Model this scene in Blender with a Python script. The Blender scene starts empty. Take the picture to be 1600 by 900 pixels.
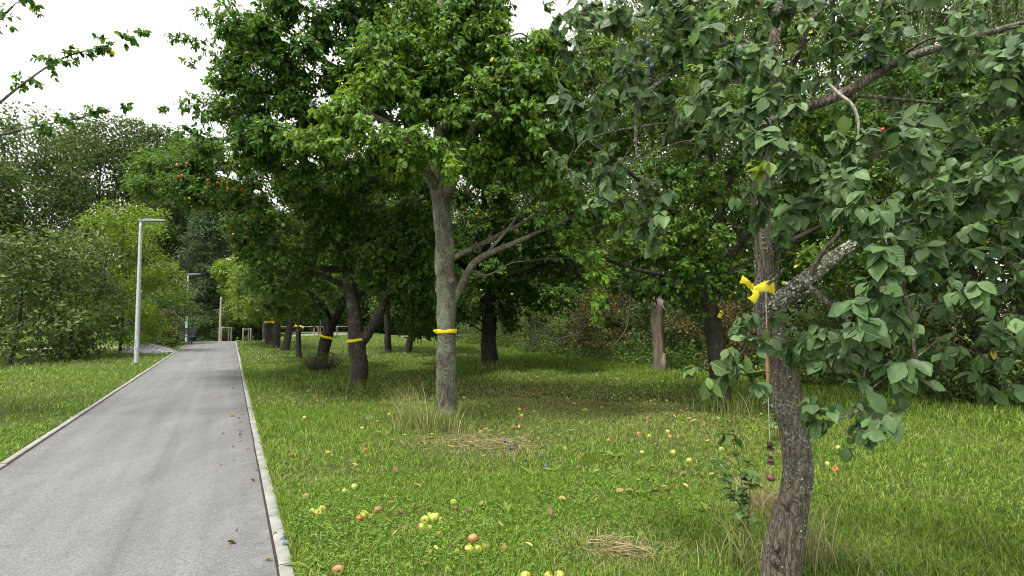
import bpy, math, random
import numpy as np

rng = np.random.default_rng(11)
random.seed(11)
SC = bpy.context.scene
COL = SC.collection
R = math.radians

# ------------------------------------------------------------------ camera
PITCH = R(2.8)
CAM_H = 1.6
F = 900.0
cam_data = bpy.data.cameras.new("camera")
cam_data.sensor_width = 36.0
cam_data.lens = 36.0 * F / 1600.0
cam_data.clip_start = 0.05
cam_data.clip_end = 2000.0
cam = bpy.data.objects.new("camera", cam_data)
cam.location = (0, 0, CAM_H)
cam.rotation_euler = (R(90) + PITCH, 0, 0)
COL.objects.link(cam)
SC.camera = cam

# ------------------------------------------------------------------ sky, sun, exposure
SUN_EL, SUN_AZ = R(68), R(222)          # azimuth clockwise from +Y
world = bpy.data.worlds.new("World")
SC.world = world
world.use_nodes = True
wn, wl = world.node_tree.nodes, world.node_tree.links
for n in list(wn):
    wn.remove(n)
w_out = wn.new("ShaderNodeOutputWorld")
w_bg = wn.new("ShaderNodeBackground")
w_sky = wn.new("ShaderNodeTexSky")
w_sky.sky_type = 'NISHITA'
w_sky.sun_disc = False
w_sky.sun_elevation = SUN_EL
w_sky.sun_rotation = SUN_AZ
w_sky.air_density = 1.0
w_sky.dust_density = 4.0
w_sky.ozone_density = 1.0
# thin white cloud cover over the blue: soft noise clouds mixed with the sky
w_tc = wn.new("ShaderNodeTexCoord")
w_map = wn.new("ShaderNodeMapping")
w_map.inputs['Scale'].default_value = (1.0, 1.0, 2.6)
w_noise = wn.new("ShaderNodeTexNoise")
w_noise.inputs['Scale'].default_value = 2.2
w_noise.inputs['Detail'].default_value = 6
w_ramp = wn.new("ShaderNodeValToRGB")
w_ramp.color_ramp.elements[0].position = 0.25
w_ramp.color_ramp.elements[0].color = (0.82, 0.82, 0.82, 1)
w_ramp.color_ramp.elements[1].position = 0.6
w_ramp.color_ramp.elements[1].color = (0.97, 0.97, 0.97, 1)
w_mix = wn.new("ShaderNodeMixRGB")
w_mix.inputs['Color2'].default_value = (9.9, 9.8, 9.7, 1)
wl.new(w_tc.outputs['Generated'], w_map.inputs['Vector'])
wl.new(w_map.outputs['Vector'], w_noise.inputs['Vector'])
wl.new(w_noise.outputs['Fac'], w_ramp.inputs['Fac'])
wl.new(w_ramp.outputs['Color'], w_mix.inputs['Fac'])
wl.new(w_sky.outputs['Color'], w_mix.inputs['Color1'])
wl.new(w_mix.outputs['Color'], w_bg.inputs['Color'])
w_bg.inputs['Strength'].default_value = 0.118
wl.new(w_bg.outputs['Background'], w_out.inputs['Surface'])

sun_data = bpy.data.lights.new("sun", 'SUN')
sun_data.energy = 3.6
sun_data.angle = R(12)
sun_data.color = (1.0, 0.95, 0.86)
sun = bpy.data.objects.new("sun", sun_data)
sx, sy, sz = math.sin(SUN_AZ) * math.cos(SUN_EL), math.cos(SUN_AZ) * math.cos(SUN_EL), math.sin(SUN_EL)
from mathutils import Vector
sun.rotation_euler = Vector((sx, sy, sz)).to_track_quat('Z', 'Y').to_euler()
sun.location = (sx * 60, sy * 60, sz * 60)
COL.objects.link(sun)

vs = SC.view_settings
vs.view_transform = 'Standard'
try:
    vs.look = 'None'
except Exception:
    pass
vs.exposure = 0.9
vs.gamma = 1.0
vs.use_curve_mapping = False
cy = SC.cycles
cy.max_bounces = 7
cy.diffuse_bounces = 4
cy.glossy_bounces = 2
cy.transmission_bounces = 4
cy.transparent_max_bounces = 4
cy.use_adaptive_sampling = True
cy.adaptive_threshold = 0.015
cy.use_denoising = True
cy.sample_clamp_indirect = 6.0
cy.pixel_filter_type = 'BLACKMAN_HARRIS'
cy.filter_width = 1.05

# ------------------------------------------------------------------ pixel helpers (photo pixels 1600 x 900)
def ray(px, py):
    dx, dy = (px - 800) / F, -(py - 450) / F
    return np.array([dx, math.cos(PITCH) - dy * math.sin(PITCH), math.sin(PITCH) + dy * math.cos(PITCH)])

def P(px, py, D):
    r = ray(px, py)
    return np.array([0, 0, CAM_H]) + r * (D / r[1])

def G(px, py, z=0.0):
    r = ray(px, py)
    return np.array([0, 0, CAM_H]) + r * ((z - CAM_H) / r[2])

DV = np.array([-0.4395, 0.8982])         # along the path
RV = np.array([0.8982, 0.4395])          # to the right of the path

def ST(s, t, z=None):
    x, y = s * DV + t * RV
    return np.array([x, y, gz(x, y) if z is None else z])

def sm(a, b, v):
    u = np.clip((np.asarray(v, float) - a) / (b - a), 0, 1)
    return u * u * (3 - 2 * u)

def gz(x, y):
    x = np.asarray(x, float); y = np.asarray(y, float)
    s = x * DV[0] + y * DV[1]; t = x * RV[0] + y * RV[1]
    off = sm(0.6, 2.0, t) + sm(2.4, 4.0, -t)
    und = 0.035 * np.sin(0.9 * x + 1.3) * np.sin(0.7 * y + 0.4) + 0.02 * np.sin(2.1 * x - 1.1 * y)
    drop = -np.clip(s - 41, 0, 22) * 0.055 * (1 - sm(2.0, 5.0, t)) * (1 - sm(4, 9, -t))
    bank = -0.25 * sm(11.5, 14, t)
    return und * off * 0.9 + drop + bank

# ------------------------------------------------------------------ object helpers
def tag(o, label=None, cat=None, group=None, kind=None):
    if label: o['label'] = label
    if cat: o['category'] = cat
    if group: o['group'] = group
    if kind: o['kind'] = kind
    return o

def empty(name, loc, label=None, cat=None, group=None):
    o = bpy.data.objects.new(name, None)
    o.empty_display_size = 0.2
    o.location = tuple(float(v) for v in loc)
    COL.objects.link(o)
    return tag(o, label, cat, group)

class MB:
    """collects verts and faces (quads/tris) as numpy blocks"""
    def __init__(s):
        s.v, s.q, s.t, s.uv_q, s.uv_t, s.tone = [], [], [], [], [], []
        s.n = 0
    def add(s, v, quads=None, tris=None, tone=None):
        v = np.asarray(v, float).reshape(-1, 3)
        if quads is not None and len(quads): s.q.append(np.asarray(quads, np.int64) + s.n)
        if tris is not None and len(tris): s.t.append(np.asarray(tris, np.int64) + s.n)
        s.v.append(v)
        s.tone.append(np.broadcast_to(np.asarray(0.0 if tone is None else tone, float), (len(v),)))
        s.n += len(v)
        return s
    def build(s, name, mat, parent=None, origin=None, smooth=False, tone=False, uv=None, loc=None):
        v = np.concatenate(s.v) if s.v else np.zeros((0, 3))
        if origin is not None: v = v - np.asarray(origin, float)
        q = np.concatenate(s.q) if s.q else np.zeros((0, 4), np.int64)
        t = np.concatenate(s.t) if s.t else np.zeros((0, 3), np.int64)
        me = bpy.data.meshes.new(name)
        me.vertices.add(len(v)); me.vertices.foreach_set('co', v.astype(np.float32).ravel())
        nl = len(q) * 4 + len(t) * 3
        li = np.concatenate([q.ravel(), t.ravel()]).astype(np.int32)
        me.loops.add(nl); me.loops.foreach_set('vertex_index', li)
        npoly = len(q) + len(t)
        me.polygons.add(npoly)
        ls = np.concatenate([np.arange(len(q)) * 4, len(q) * 4 + np.arange(len(t)) * 3]).astype(np.int32)
        me.polygons.foreach_set('loop_start', ls)
        me.polygons.foreach_set('use_smooth', np.full(npoly, smooth, dtype=bool))
        me.update(calc_edges=True)
        if tone:
            a = me.attributes.new('tone', 'FLOAT', 'POINT')
            a.data.foreach_set('value', np.concatenate(s.tone).astype(np.float32))
        if uv is not None:
            ul = me.uv_layers.new(name='UVMap')
            ul.data.foreach_set('uv', np.asarray(uv, np.float32)[li].ravel())
        me.materials.append(mat)
        o = bpy.data.objects.new(name, me)
        COL.objects.link(o)
        if parent is not None: o.parent = parent
        if loc is not None: o.location = tuple(float(k) for k in loc)
        return o

def nrm(a):
    return a / np.maximum(np.linalg.norm(a, axis=-1, keepdims=True), 1e-9)

def tubes(Pt, Rd, sides, mod=None):
    """Pt (T,K,3), Rd (T,K) -> verts, quads"""
    T, K, _ = Pt.shape
    tan = nrm(np.gradient(Pt, axis=1))
    mt = np.abs(nrm(tan.mean(axis=1))[:, 2])
    ref = np.where((mt < 0.8)[:, None], np.array([[0, 0, 1.0]]), np.array([[1.0, 0, 0]]))[:, None, :]
    a = nrm(np.cross(tan, np.broadcast_to(ref, tan.shape)))
    b = np.cross(tan, a)
    ang = np.arange(sides) / sides * 2 * np.pi
    rr = Rd[:, :, None] if mod is None else Rd[:, :, None] * mod
    v = Pt[:, :, None, :] + rr[..., None] * (np.cos(ang)[None, None, :, None] * a[:, :, None, :] + np.sin(ang)[None, None, :, None] * b[:, :, None, :])
    idx = np.arange(T * K * sides).reshape(T, K, sides)
    i0 = idx[:, :-1, :]; i1 = np.roll(i0, -1, axis=2); j0 = idx[:, 1:, :]; j1 = np.roll(j0, -1, axis=2)
    q = np.stack([i0, i1, j1, j0], -1).reshape(-1, 4)
    return v.reshape(-1, 3), q

def catmull(pts, n):
    p = np.asarray(pts, float)
    p = np.vstack([2 * p[0] - p[1], p, 2 * p[-1] - p[-2]])
    m = len(p) - 3
    u = np.linspace(0, m - 1e-6, n)
    i = u.astype(int); f = (u - i)[:, None]
    p0, p1, p2, p3 = p[i], p[i + 1], p[i + 2], p[i + 3]
    return 0.5 * (2 * p1 + (p2 - p0) * f + (2 * p0 - 5 * p1 + 4 * p2 - p3) * f ** 2 + (3 * p1 - p0 - 3 * p2 + p3) * f ** 3)

def limb(mb, pts, radii, sides=14, n=None, rough=0.06, wob=0.0):
    pts = np.asarray(pts, float)
    n = n or max(8, 6 * len(pts))
    c = catmull(np.column_stack([pts, np.asarray(radii, float)]), n)
    pc, rc = c[:, :3], np.maximum(c[:, 3], 0.002)
    if wob:
        k = np.linspace(0, 1, n)[:, None]
        for j in range(1, 4):
            pc = pc + wob / j * np.sin(k * (5 * j + rng.uniform(-1, 1, 3)) + rng.uniform(0, 6, 3)) * np.minimum(1, 6 * k)
    ang = np.arange(sides) / sides * 2 * np.pi
    k = np.linspace(0, 1, n)[:, None]
    L = np.linalg.norm(np.diff(pc, axis=0), axis=1).sum()
    mod = np.ones((n, sides))
    for j in range(5):
        f = rng.integers(1, 6); g = rng.uniform(2, 9) * max(L, 0.3)
        mod += rough * 0.5 * np.sin(f * ang[None, :] + g * k + rng.uniform(0, 6))
    mod += rng.normal(0, rough * 0.28, mod.shape)
    v, q = tubes(pc[None], rc[None], sides, mod[None])
    # close the far end
    top = np.arange((n - 1) * sides, n * sides)
    v = np.vstack([v, pc[-1:] + nrm(pc[-1:] - pc[-2:-1]) * rc[-1] * 0.4])
    tr = np.stack([top, np.roll(top, -1), np.full(sides, n * sides)], -1)
    mb.add(v, q, tr)
    return pc, rc

# ------------------------------------------------------------------ materials
def new_mat(name):
    m = bpy.data.materials.new(name)
    m.use_nodes = True
    nt = m.node_tree
    for n in list(nt.nodes): nt.nodes.remove(n)
    out = nt.nodes.new('ShaderNodeOutputMaterial')
    return m, nt, out

def N(nt, t, **kw):
    n = nt.nodes.new(t)
    for k, v in kw.items():
        if k in n.inputs: n.inputs[k].default_value = v
        else: setattr(n, k, v)
    return n

def ramp(nt, stops, interp='LINEAR'):
    n = nt.nodes.new('ShaderNodeValToRGB')
    n.color_ramp.interpolation = interp
    e = n.color_ramp.elements
    while len(e) < len(stops): e.new(0.5)
    for el, (p, c) in zip(e, stops):
        el.position = p
        el.color = (*c, 1) if len(c) == 3 else c
    return n

def mixc(nt, fac, a, b, blend='MIX'):
    n = nt.nodes.new('ShaderNodeMixRGB'); n.blend_type = blend
    for key, v in (('Fac', fac), ('Color1', a), ('Color2', b)):
        if hasattr(v, 'links') or hasattr(v, 'is_linked'): nt.links.new(v, n.inputs[key])
        else: n.inputs[key].default_value = v if key == 'Fac' else (*v, 1)
    return n.outputs['Color']

def mth(nt, op, a, b=0.0, c=0.0, clamp=False):
    n = nt.nodes.new('ShaderNodeMath'); n.operation = op; n.use_clamp = clamp
    for i, v in enumerate((a, b, c)):
        if hasattr(v, 'is_linked'): nt.links.new(v, n.inputs[i])
        else: n.inputs[i].default_value = v
    return n.outputs[0]

def leaf_mat(name, dark, mid, light, fresh, yellow=0.006, rough=0.42, spec=0.4, transl=0.3, veins=False, ycol=(0.42, 0.32, 0.02)):
    m, nt, out = new_mat(name)
    geo = N(nt, 'ShaderNodeNewGeometry')
    rp = ramp(nt, [(0.0, dark), (0.5, mid), (1.0, light)])
    nt.links.new(geo.outputs['Random Per Island'], rp.inputs['Fac'])
    at = N(nt, 'ShaderNodeAttribute', attribute_name='tone')
    col = mixc(nt, at.outputs['Fac'], rp.outputs['Color'], fresh)
    # second, decorrelated random number
    r2 = mth(nt, 'FRACT', mth(nt, 'MULTIPLY', geo.outputs['Random Per Island'], 137.31))
    col = mixc(nt, mth(nt, 'GREATER_THAN', r2, 1 - yellow), col, ycol)
    hs = N(nt, 'ShaderNodeHueSaturation')
    nt.links.new(col, hs.inputs['Color'])
    nt.links.new(mth(nt, 'MULTIPLY_ADD', r2, 0.5, 0.75), hs.inputs['Value'])
    col = hs.outputs['Color']
    pr = N(nt, 'ShaderNodeBsdfPrincipled', Roughness=rough)
    pr.inputs['Specular IOR Level'].default_value = spec
    tr = N(nt, 'ShaderNodeBsdfTranslucent')
    if veins:
        uv = N(nt, 'ShaderNodeUVMap')
        sp = N(nt, 'ShaderNodeSeparateXYZ'); nt.links.new(uv.outputs['UV'], sp.inputs[0])
        dv = mth(nt, 'ABSOLUTE', mth(nt, 'SUBTRACT', sp.outputs['Y'], 0.5))
        ph = mth(nt, 'SUBTRACT', mth(nt, 'MULTIPLY', sp.outputs['X'], 8.0), mth(nt, 'MULTIPLY', dv, 6.0))
        saw = mth(nt, 'ABSOLUTE', mth(nt, 'SUBTRACT', mth(nt, 'FRACT', ph), 0.5))
        side = mth(nt, 'SUBTRACT', 1.0, mth(nt, 'MULTIPLY', saw, 9.0), clamp=True)
        rib = mth(nt, 'SUBTRACT', 1.0, mth(nt, 'MULTIPLY', dv, 26.0), clamp=True)
        vein = mth(nt, 'MAXIMUM', mth(nt, 'MULTIPLY', side, 0.45), rib)
        col2 = mixc(nt, mth(nt, 'MULTIPLY', vein, 0.65), col, (0.21, 0.29, 0.13))
        ns = N(nt, 'ShaderNodeTexNoise', Scale=60.0, Detail=3.0)
        tc = N(nt, 'ShaderNodeTexCoord'); nt.links.new(tc.outputs['Object'], ns.inputs['Vector'])
        col2 = mixc(nt, mth(nt, 'MULTIPLY', ns.outputs['Fac'], 0.35), col2, (0.02, 0.035, 0.015))
        bp = N(nt, 'ShaderNodeBump', Strength=0.55, Distance=0.004)
        hgt = mth(nt, 'SUBTRACT', mth(nt, 'MULTIPLY', ns.outputs['Fac'], 0.5), mth(nt, 'MULTIPLY', vein, 1.0))
        nt.links.new(hgt, bp.inputs['Height'])
        nt.links.new(bp.outputs['Normal'], pr.inputs['Normal'])
        col = col2
    nt.links.new(col, pr.inputs['Base Color'])
    tcol = N(nt, 'ShaderNodeHueSaturation', Saturation=1.1, Value=1.7, Hue=0.485)
    nt.links.new(col, tcol.inputs['Color'])
    nt.links.new(tcol.outputs['Color'], tr.inputs['Color'])
    mx = N(nt, 'ShaderNodeMixShader', Fac=transl)
    nt.links.new(pr.outputs[0], mx.inputs[1]); nt.links.new(tr.outputs[0], mx.inputs[2])
    nt.links.new(mx.outputs[0], out.inputs['Surface'])
    return m

def bark_mat(name, dark, light, lichen, lich_col=(0.42, 0.45, 0.38), scale=1.0, bump=0.8):
    m, nt, out = new_mat(name)
    tc = N(nt, 'ShaderNodeTexCoord')
    mp = N(nt, 'ShaderNodeMapping'); mp.inputs['Scale'].default_value = (scale, scale, 0.28 * scale)
    nt.links.new(tc.outputs['Object'], mp.inputs['Vector'])
    n1 = N(nt, 'ShaderNodeTexNoise', Scale=38.0, Detail=7.0, Roughness=0.65, Distortion=0.6)
    nt.links.new(mp.outputs['Vector'], n1.inputs['Vector'])
    vo = N(nt, 'ShaderNodeTexNoise', Scale=24.0, Detail=3.0, Roughness=0.55, Distortion=1.2)
    mp2 = N(nt, 'ShaderNodeMapping'); mp2.inputs['Scale'].default_value = (scale, scale, 0.16 * scale)
    nt.links.new(tc.outputs['Object'], mp2.inputs['Vector']); nt.links.new(mp2.outputs['Vector'], vo.inputs['Vector'])
    crack = mth(nt, 'MULTIPLY', mth(nt, 'ABSOLUTE', mth(nt, 'SUBTRACT', vo.outputs['Fac'], 0.5)), 11.0, clamp=True)
    c = ramp(nt, [(0.3, dark), (0.7, light)])
    nt.links.new(n1.outputs['Fac'], c.inputs['Fac'])
    col = mixc(nt, mth(nt, 'MULTIPLY', mth(nt, 'SUBTRACT', 1.0, crack), 0.55), c.outputs['Color'], tuple(0.35 * k for k in dark))
    big = N(nt, 'ShaderNodeTexNoise', Scale=3.2, Detail=4.0)
    nt.links.new(tc.outputs['Object'], big.inputs['Vector'])
    fine = N(nt, 'ShaderNodeTexNoise', Scale=55.0, Detail=5.0, Roughness=0.7)
    nt.links.new(tc.outputs['Object'], fine.inputs['Vector'])
    ssum = mth(nt, 'ADD', mth(nt, 'MULTIPLY', big.outputs['Fac'], 0.55), mth(nt, 'MULTIPLY', fine.outputs['Fac'], 0.75))
    thr = 0.795 - 0.29 * lichen
    lf = mth(nt, 'MULTIPLY', mth(nt, 'SUBTRACT', ssum, thr), 14.0, clamp=True)
    lvar = N(nt, 'ShaderNodeTexNoise', Scale=14.0, Detail=2.0)
    nt.links.new(tc.outputs['Object'], lvar.inputs['Vector'])
    lc = mixc(nt, lvar.outputs['Fac'], lich_col, (0.2, 0.24, 0.13))
    col = mixc(nt, lf, col, lc)
    pr = N(nt, 'ShaderNodeBsdfPrincipled', Roughness=0.9)
    pr.inputs['Specular IOR Level'].default_value = 0.2
    nt.links.new(col, pr.inputs['Base Color'])
    h = mth(nt, 'ADD', mth(nt, 'ADD', mth(nt, 'MULTIPLY', n1.outputs['Fac'], 0.7), mth(nt, 'MULTIPLY', crack, 0.5)), mth(nt, 'MULTIPLY', lf, 0.25))
    bp = N(nt, 'ShaderNodeBump', Strength=bump, Distance=0.02)
    nt.links.new(h, bp.inputs['Height']); nt.links.new(bp.outputs['Normal'], pr.inputs['Normal'])
    nt.links.new(pr.outputs[0], out.inputs['Surface'])
    return m

def plain_mat(name, c1, c2, scale=20.0, rough=0.7, metal=0.0, bump=0.0, spec=0.4, stretch=(1, 1, 1)):
    m, nt, out = new_mat(name)
    tc = N(nt, 'ShaderNodeTexCoord')
    mp = N(nt, 'ShaderNodeMapping'); mp.inputs['Scale'].default_value = stretch
    nt.links.new(tc.outputs['Object'], mp.inputs['Vector'])
    ns = N(nt, 'ShaderNodeTexNoise', Scale=scale, Detail=5.0)
    nt.links.new(mp.outputs['Vector'], ns.inputs['Vector'])
    rp = ramp(nt, [(0.3, c1), (0.7, c2)])
    nt.links.new(ns.outputs['Fac'], rp.inputs['Fac'])
    pr = N(nt, 'ShaderNodeBsdfPrincipled', Roughness=rough, Metallic=metal)
    pr.inputs['Specular IOR Level'].default_value = spec
    nt.links.new(rp.outputs['Color'], pr.inputs['Base Color'])
    if bump:
        bp = N(nt, 'ShaderNodeBump', Strength=bump, Distance=0.01)
        nt.links.new(ns.outputs['Fac'], bp.inputs['Height']); nt.links.new(bp.outputs['Normal'], pr.inputs['Normal'])
    nt.links.new(pr.outputs[0], out.inputs['Surface'])
    return m

def fruit_mat(name, base, blush, amount, spots=None, rough=0.4, spec=0.45):
    m, nt, out = new_mat(name)
    tc = N(nt, 'ShaderNodeTexCoord'); oi = N(nt, 'ShaderNodeObjectInfo')
    ad = N(nt, 'ShaderNodeVectorMath', operation='ADD')
    nt.links.new(tc.outputs['Object'], ad.inputs[0])
    sc = N(nt, 'ShaderNodeVectorMath', operation='SCALE'); sc.inputs['Scale'].default_value = 40.0
    cx = N(nt, 'ShaderNodeCombineXYZ'); nt.links.new(oi.outputs['Random'], cx.inputs[0]); nt.links.new(oi.outputs['Random'], cx.inputs[1])
    nt.links.new(cx.outputs[0], sc.inputs[0]); nt.links.new(sc.outputs[0], ad.inputs[1])
    ns = N(nt, 'ShaderNodeTexNoise', Scale=14.0, Detail=3.0)
    nt.links.new(ad.outputs[0], ns.inputs['Vector'])
    f = mth(nt, 'MULTIPLY', mth(nt, 'SUBTRACT', ns.outputs['Fac'], 0.62 - 0.3 * amount), 5.0, clamp=True)
    col = mixc(nt, f, base, blush)
    if spots:
        n2 = N(nt, 'ShaderNodeTexNoise', Scale=22.0, Detail=2.0)
        nt.links.new(ad.outputs[0], n2.inputs['Vector'])
        col = mixc(nt, mth(nt, 'MULTIPLY', mth(nt, 'SUBTRACT', n2.outputs['Fac'], 0.64), 14.0, clamp=True), col, spots)
    pr = N(nt, 'ShaderNodeBsdfPrincipled', Roughness=rough)
    pr.inputs['Specular IOR Level'].default_value = spec
    nt.links.new(col, pr.inputs['Base Color'])
    nt.links.new(pr.outputs[0], out.inputs['Surface'])
    return m

# foliage
M_FGLEAF = leaf_mat('plum_leaf_near', (0.050, 0.104, 0.036), (0.084, 0.162, 0.052), (0.125, 0.215, 0.068), (0.19, 0.27, 0.03), 0.0015, 0.46, 0.34, 0.30, veins=True)
M_PLUM = leaf_mat('plum_leaf', (0.028, 0.072, 0.012), (0.062, 0.146, 0.019), (0.105, 0.215, 0.030), (0.19, 0.31, 0.032), 0.003, 0.5, 0.25, 0.34)
M_APPLE = leaf_mat('apple_leaf', (0.026, 0.064, 0.010), (0.054, 0.126, 0.016), (0.098, 0.192, 0.026), (0.13, 0.22, 0.025), 0.003, 0.52, 0.22, 0.34)
M_ALDER = leaf_mat('alder_leaf', (0.028, 0.054, 0.011), (0.050, 0.088, 0.018), (0.088, 0.138, 0.028), (0.12, 0.18, 0.03), 0.001, 0.55, 0.3, 0.28)
M_BRIGHT = leaf_mat('bright_leaf', (0.055, 0.110, 0.012), (0.098, 0.175, 0.020), (0.16, 0.24, 0.032), (0.2, 0.3, 0.02), 0.001, 0.5, 0.3, 0.34)
M_CONIF = leaf_mat('larch_leaf', (0.026, 0.052, 0.026), (0.042, 0.078, 0.034), (0.066, 0.108, 0.044), (0.1, 0.16, 0.05), 0.0, 0.6, 0.25, 0.25)
M_WILLOW = leaf_mat('willow_leaf', (0.07, 0.115, 0.05), (0.11, 0.165, 0.07), (0.16, 0.22, 0.09), (0.16, 0.22, 0.06), 0.0, 0.5, 0.35, 0.3)
M_BUSH = leaf_mat('bush_leaf', (0.0336, 0.0600, 0.0144), (0.0600, 0.1008, 0.0216), (0.1056, 0.1584, 0.0336), (0.15, 0.2, 0.04), 0.001, 0.5, 0.35, 0.28)
M_BROWNBUSH = leaf_mat('brown_leaf', (0.036, 0.036, 0.014), (0.060, 0.060, 0.022), (0.09, 0.088, 0.03), (0.17, 0.12, 0.05), 0.05, 0.6, 0.3, 0.25)
M_NETTLE = leaf_mat('nettle_leaf', (0.034, 0.078, 0.015), (0.06, 0.12, 0.022), (0.10, 0.175, 0.032), (0.16, 0.24, 0.03), 0.004, 0.5, 0.35, 0.28)
M_SUCKER = leaf_mat('sucker_leaf', (0.040, 0.090, 0.032), (0.062, 0.125, 0.042), (0.090, 0.165, 0.052), (0.16, 0.25, 0.03), 0.005, 0.45, 0.4, 0.24)
# bark
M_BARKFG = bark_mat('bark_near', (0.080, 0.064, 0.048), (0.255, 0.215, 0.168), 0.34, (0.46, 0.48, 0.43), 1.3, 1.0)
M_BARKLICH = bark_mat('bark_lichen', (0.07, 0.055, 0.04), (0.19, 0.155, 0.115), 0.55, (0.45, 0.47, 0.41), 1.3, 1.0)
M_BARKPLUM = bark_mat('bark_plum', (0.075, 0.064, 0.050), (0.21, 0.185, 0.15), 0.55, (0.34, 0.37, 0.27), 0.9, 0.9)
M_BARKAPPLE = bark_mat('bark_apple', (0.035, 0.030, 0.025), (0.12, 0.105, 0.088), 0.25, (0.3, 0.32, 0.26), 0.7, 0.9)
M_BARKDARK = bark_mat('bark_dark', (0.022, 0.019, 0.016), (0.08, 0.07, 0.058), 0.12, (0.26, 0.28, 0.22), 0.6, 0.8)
M_TWIG = plain_mat('twig_wood', (0.05, 0.038, 0.028), (0.14, 0.11, 0.085), 30, 0.85)
M_TWIGPALE = plain_mat('twig_pale', (0.16, 0.14, 0.11), (0.4, 0.38, 0.33), 60, 0.85)
M_MOSS = plain_mat('green_twig', (0.07, 0.09, 0.03), (0.14, 0.16, 0.06), 30, 0.8)
M_WOODPALE = plain_mat('bare_wood', (0.062, 0.050, 0.040), (0.20, 0.163, 0.125), 9, 0.8, bump=0.6, stretch=(1, 1, 0.15))
M_STAKE = plain_mat('stake_wood', (0.20, 0.18, 0.145), (0.36, 0.335, 0.29), 12, 0.8, bump=0.3, stretch=(1, 1, 0.2))
# hard things
M_STEEL = plain_mat('galvanised_steel', (0.34, 0.37, 0.39), (0.52, 0.55, 0.57), 22, 0.5, 0.2, stretch=(1, 1, 0.5))
M_STEELDARK = plain_mat('grey_metal', (0.12, 0.13, 0.14), (0.2, 0.21, 0.22), 18, 0.5, 0.4)
M_KERB = plain_mat('concrete', (0.15, 0.15, 0.14), (0.26, 0.26, 0.245), 5, 0.9, bump=0.25)
M_GRAVEL = plain_mat('grey_stone', (0.16, 0.165, 0.175), (0.42, 0.43, 0.44), 4, 0.9, bump=0.2)
M_RIBBON = plain_mat('yellow_tape', (0.70, 0.55, 0.012), (0.90, 0.78, 0.03), 14, 0.6, bump=0.6)
M_CORD = plain_mat('pale_cord', (0.4, 0.36, 0.28), (0.6, 0.56, 0.46), 60, 0.9)
M_BAMBOO = plain_mat('bamboo', (0.26, 0.15, 0.06), (0.42, 0.27, 0.12), 30, 0.6, stretch=(1, 1, 0.3))
M_CHESTNUT = plain_mat('dark_nut', (0.02, 0.012, 0.01), (0.07, 0.03, 0.022), 60, 0.35)
M_NUTRED = plain_mat('reddish_nut', (0.10, 0.03, 0.03), (0.2, 0.09, 0.08), 60, 0.35)
M_APY = fruit_mat('apple_yellow', (0.35, 0.36, 0.065), (0.42, 0.24, 0.07), 0.35, (0.16, 0.09, 0.03), 0.5, 0.3)
M_APG = fruit_mat('apple_green', (0.22, 0.31, 0.05), (0.33, 0.35, 0.08), 0.5)
M_APR = fruit_mat('apple_red', (0.42, 0.22, 0.06), (0.34, 0.035, 0.025), 0.85)
M_APB = fruit_mat('apple_brown', (0.34, 0.17, 0.07), (0.20, 0.08, 0.04), 0.7, (0.10, 0.05, 0.02), 0.6)
M_ROT = plain_mat('rot_hole', (0.008, 0.006, 0.005), (0.03, 0.02, 0.015), 30, 0.9)
M_PLUMFRUIT = fruit_mat('plum_fruit', (0.018, 0.020, 0.055), (0.09, 0.11, 0.2), 0.55, None, 0.45, 0.4)
M_STEM = plain_mat('fruit_stem', (0.06, 0.04, 0.02), (0.12, 0.08, 0.04), 40, 0.8)
M_DEADLEAF = leaf_mat('dead_leaf', (0.05, 0.035, 0.02), (0.11, 0.075, 0.035), (0.2, 0.14, 0.06), (0.36, 0.28, 0.10), 0.0, 0.7, 0.2, 0.15)

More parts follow.
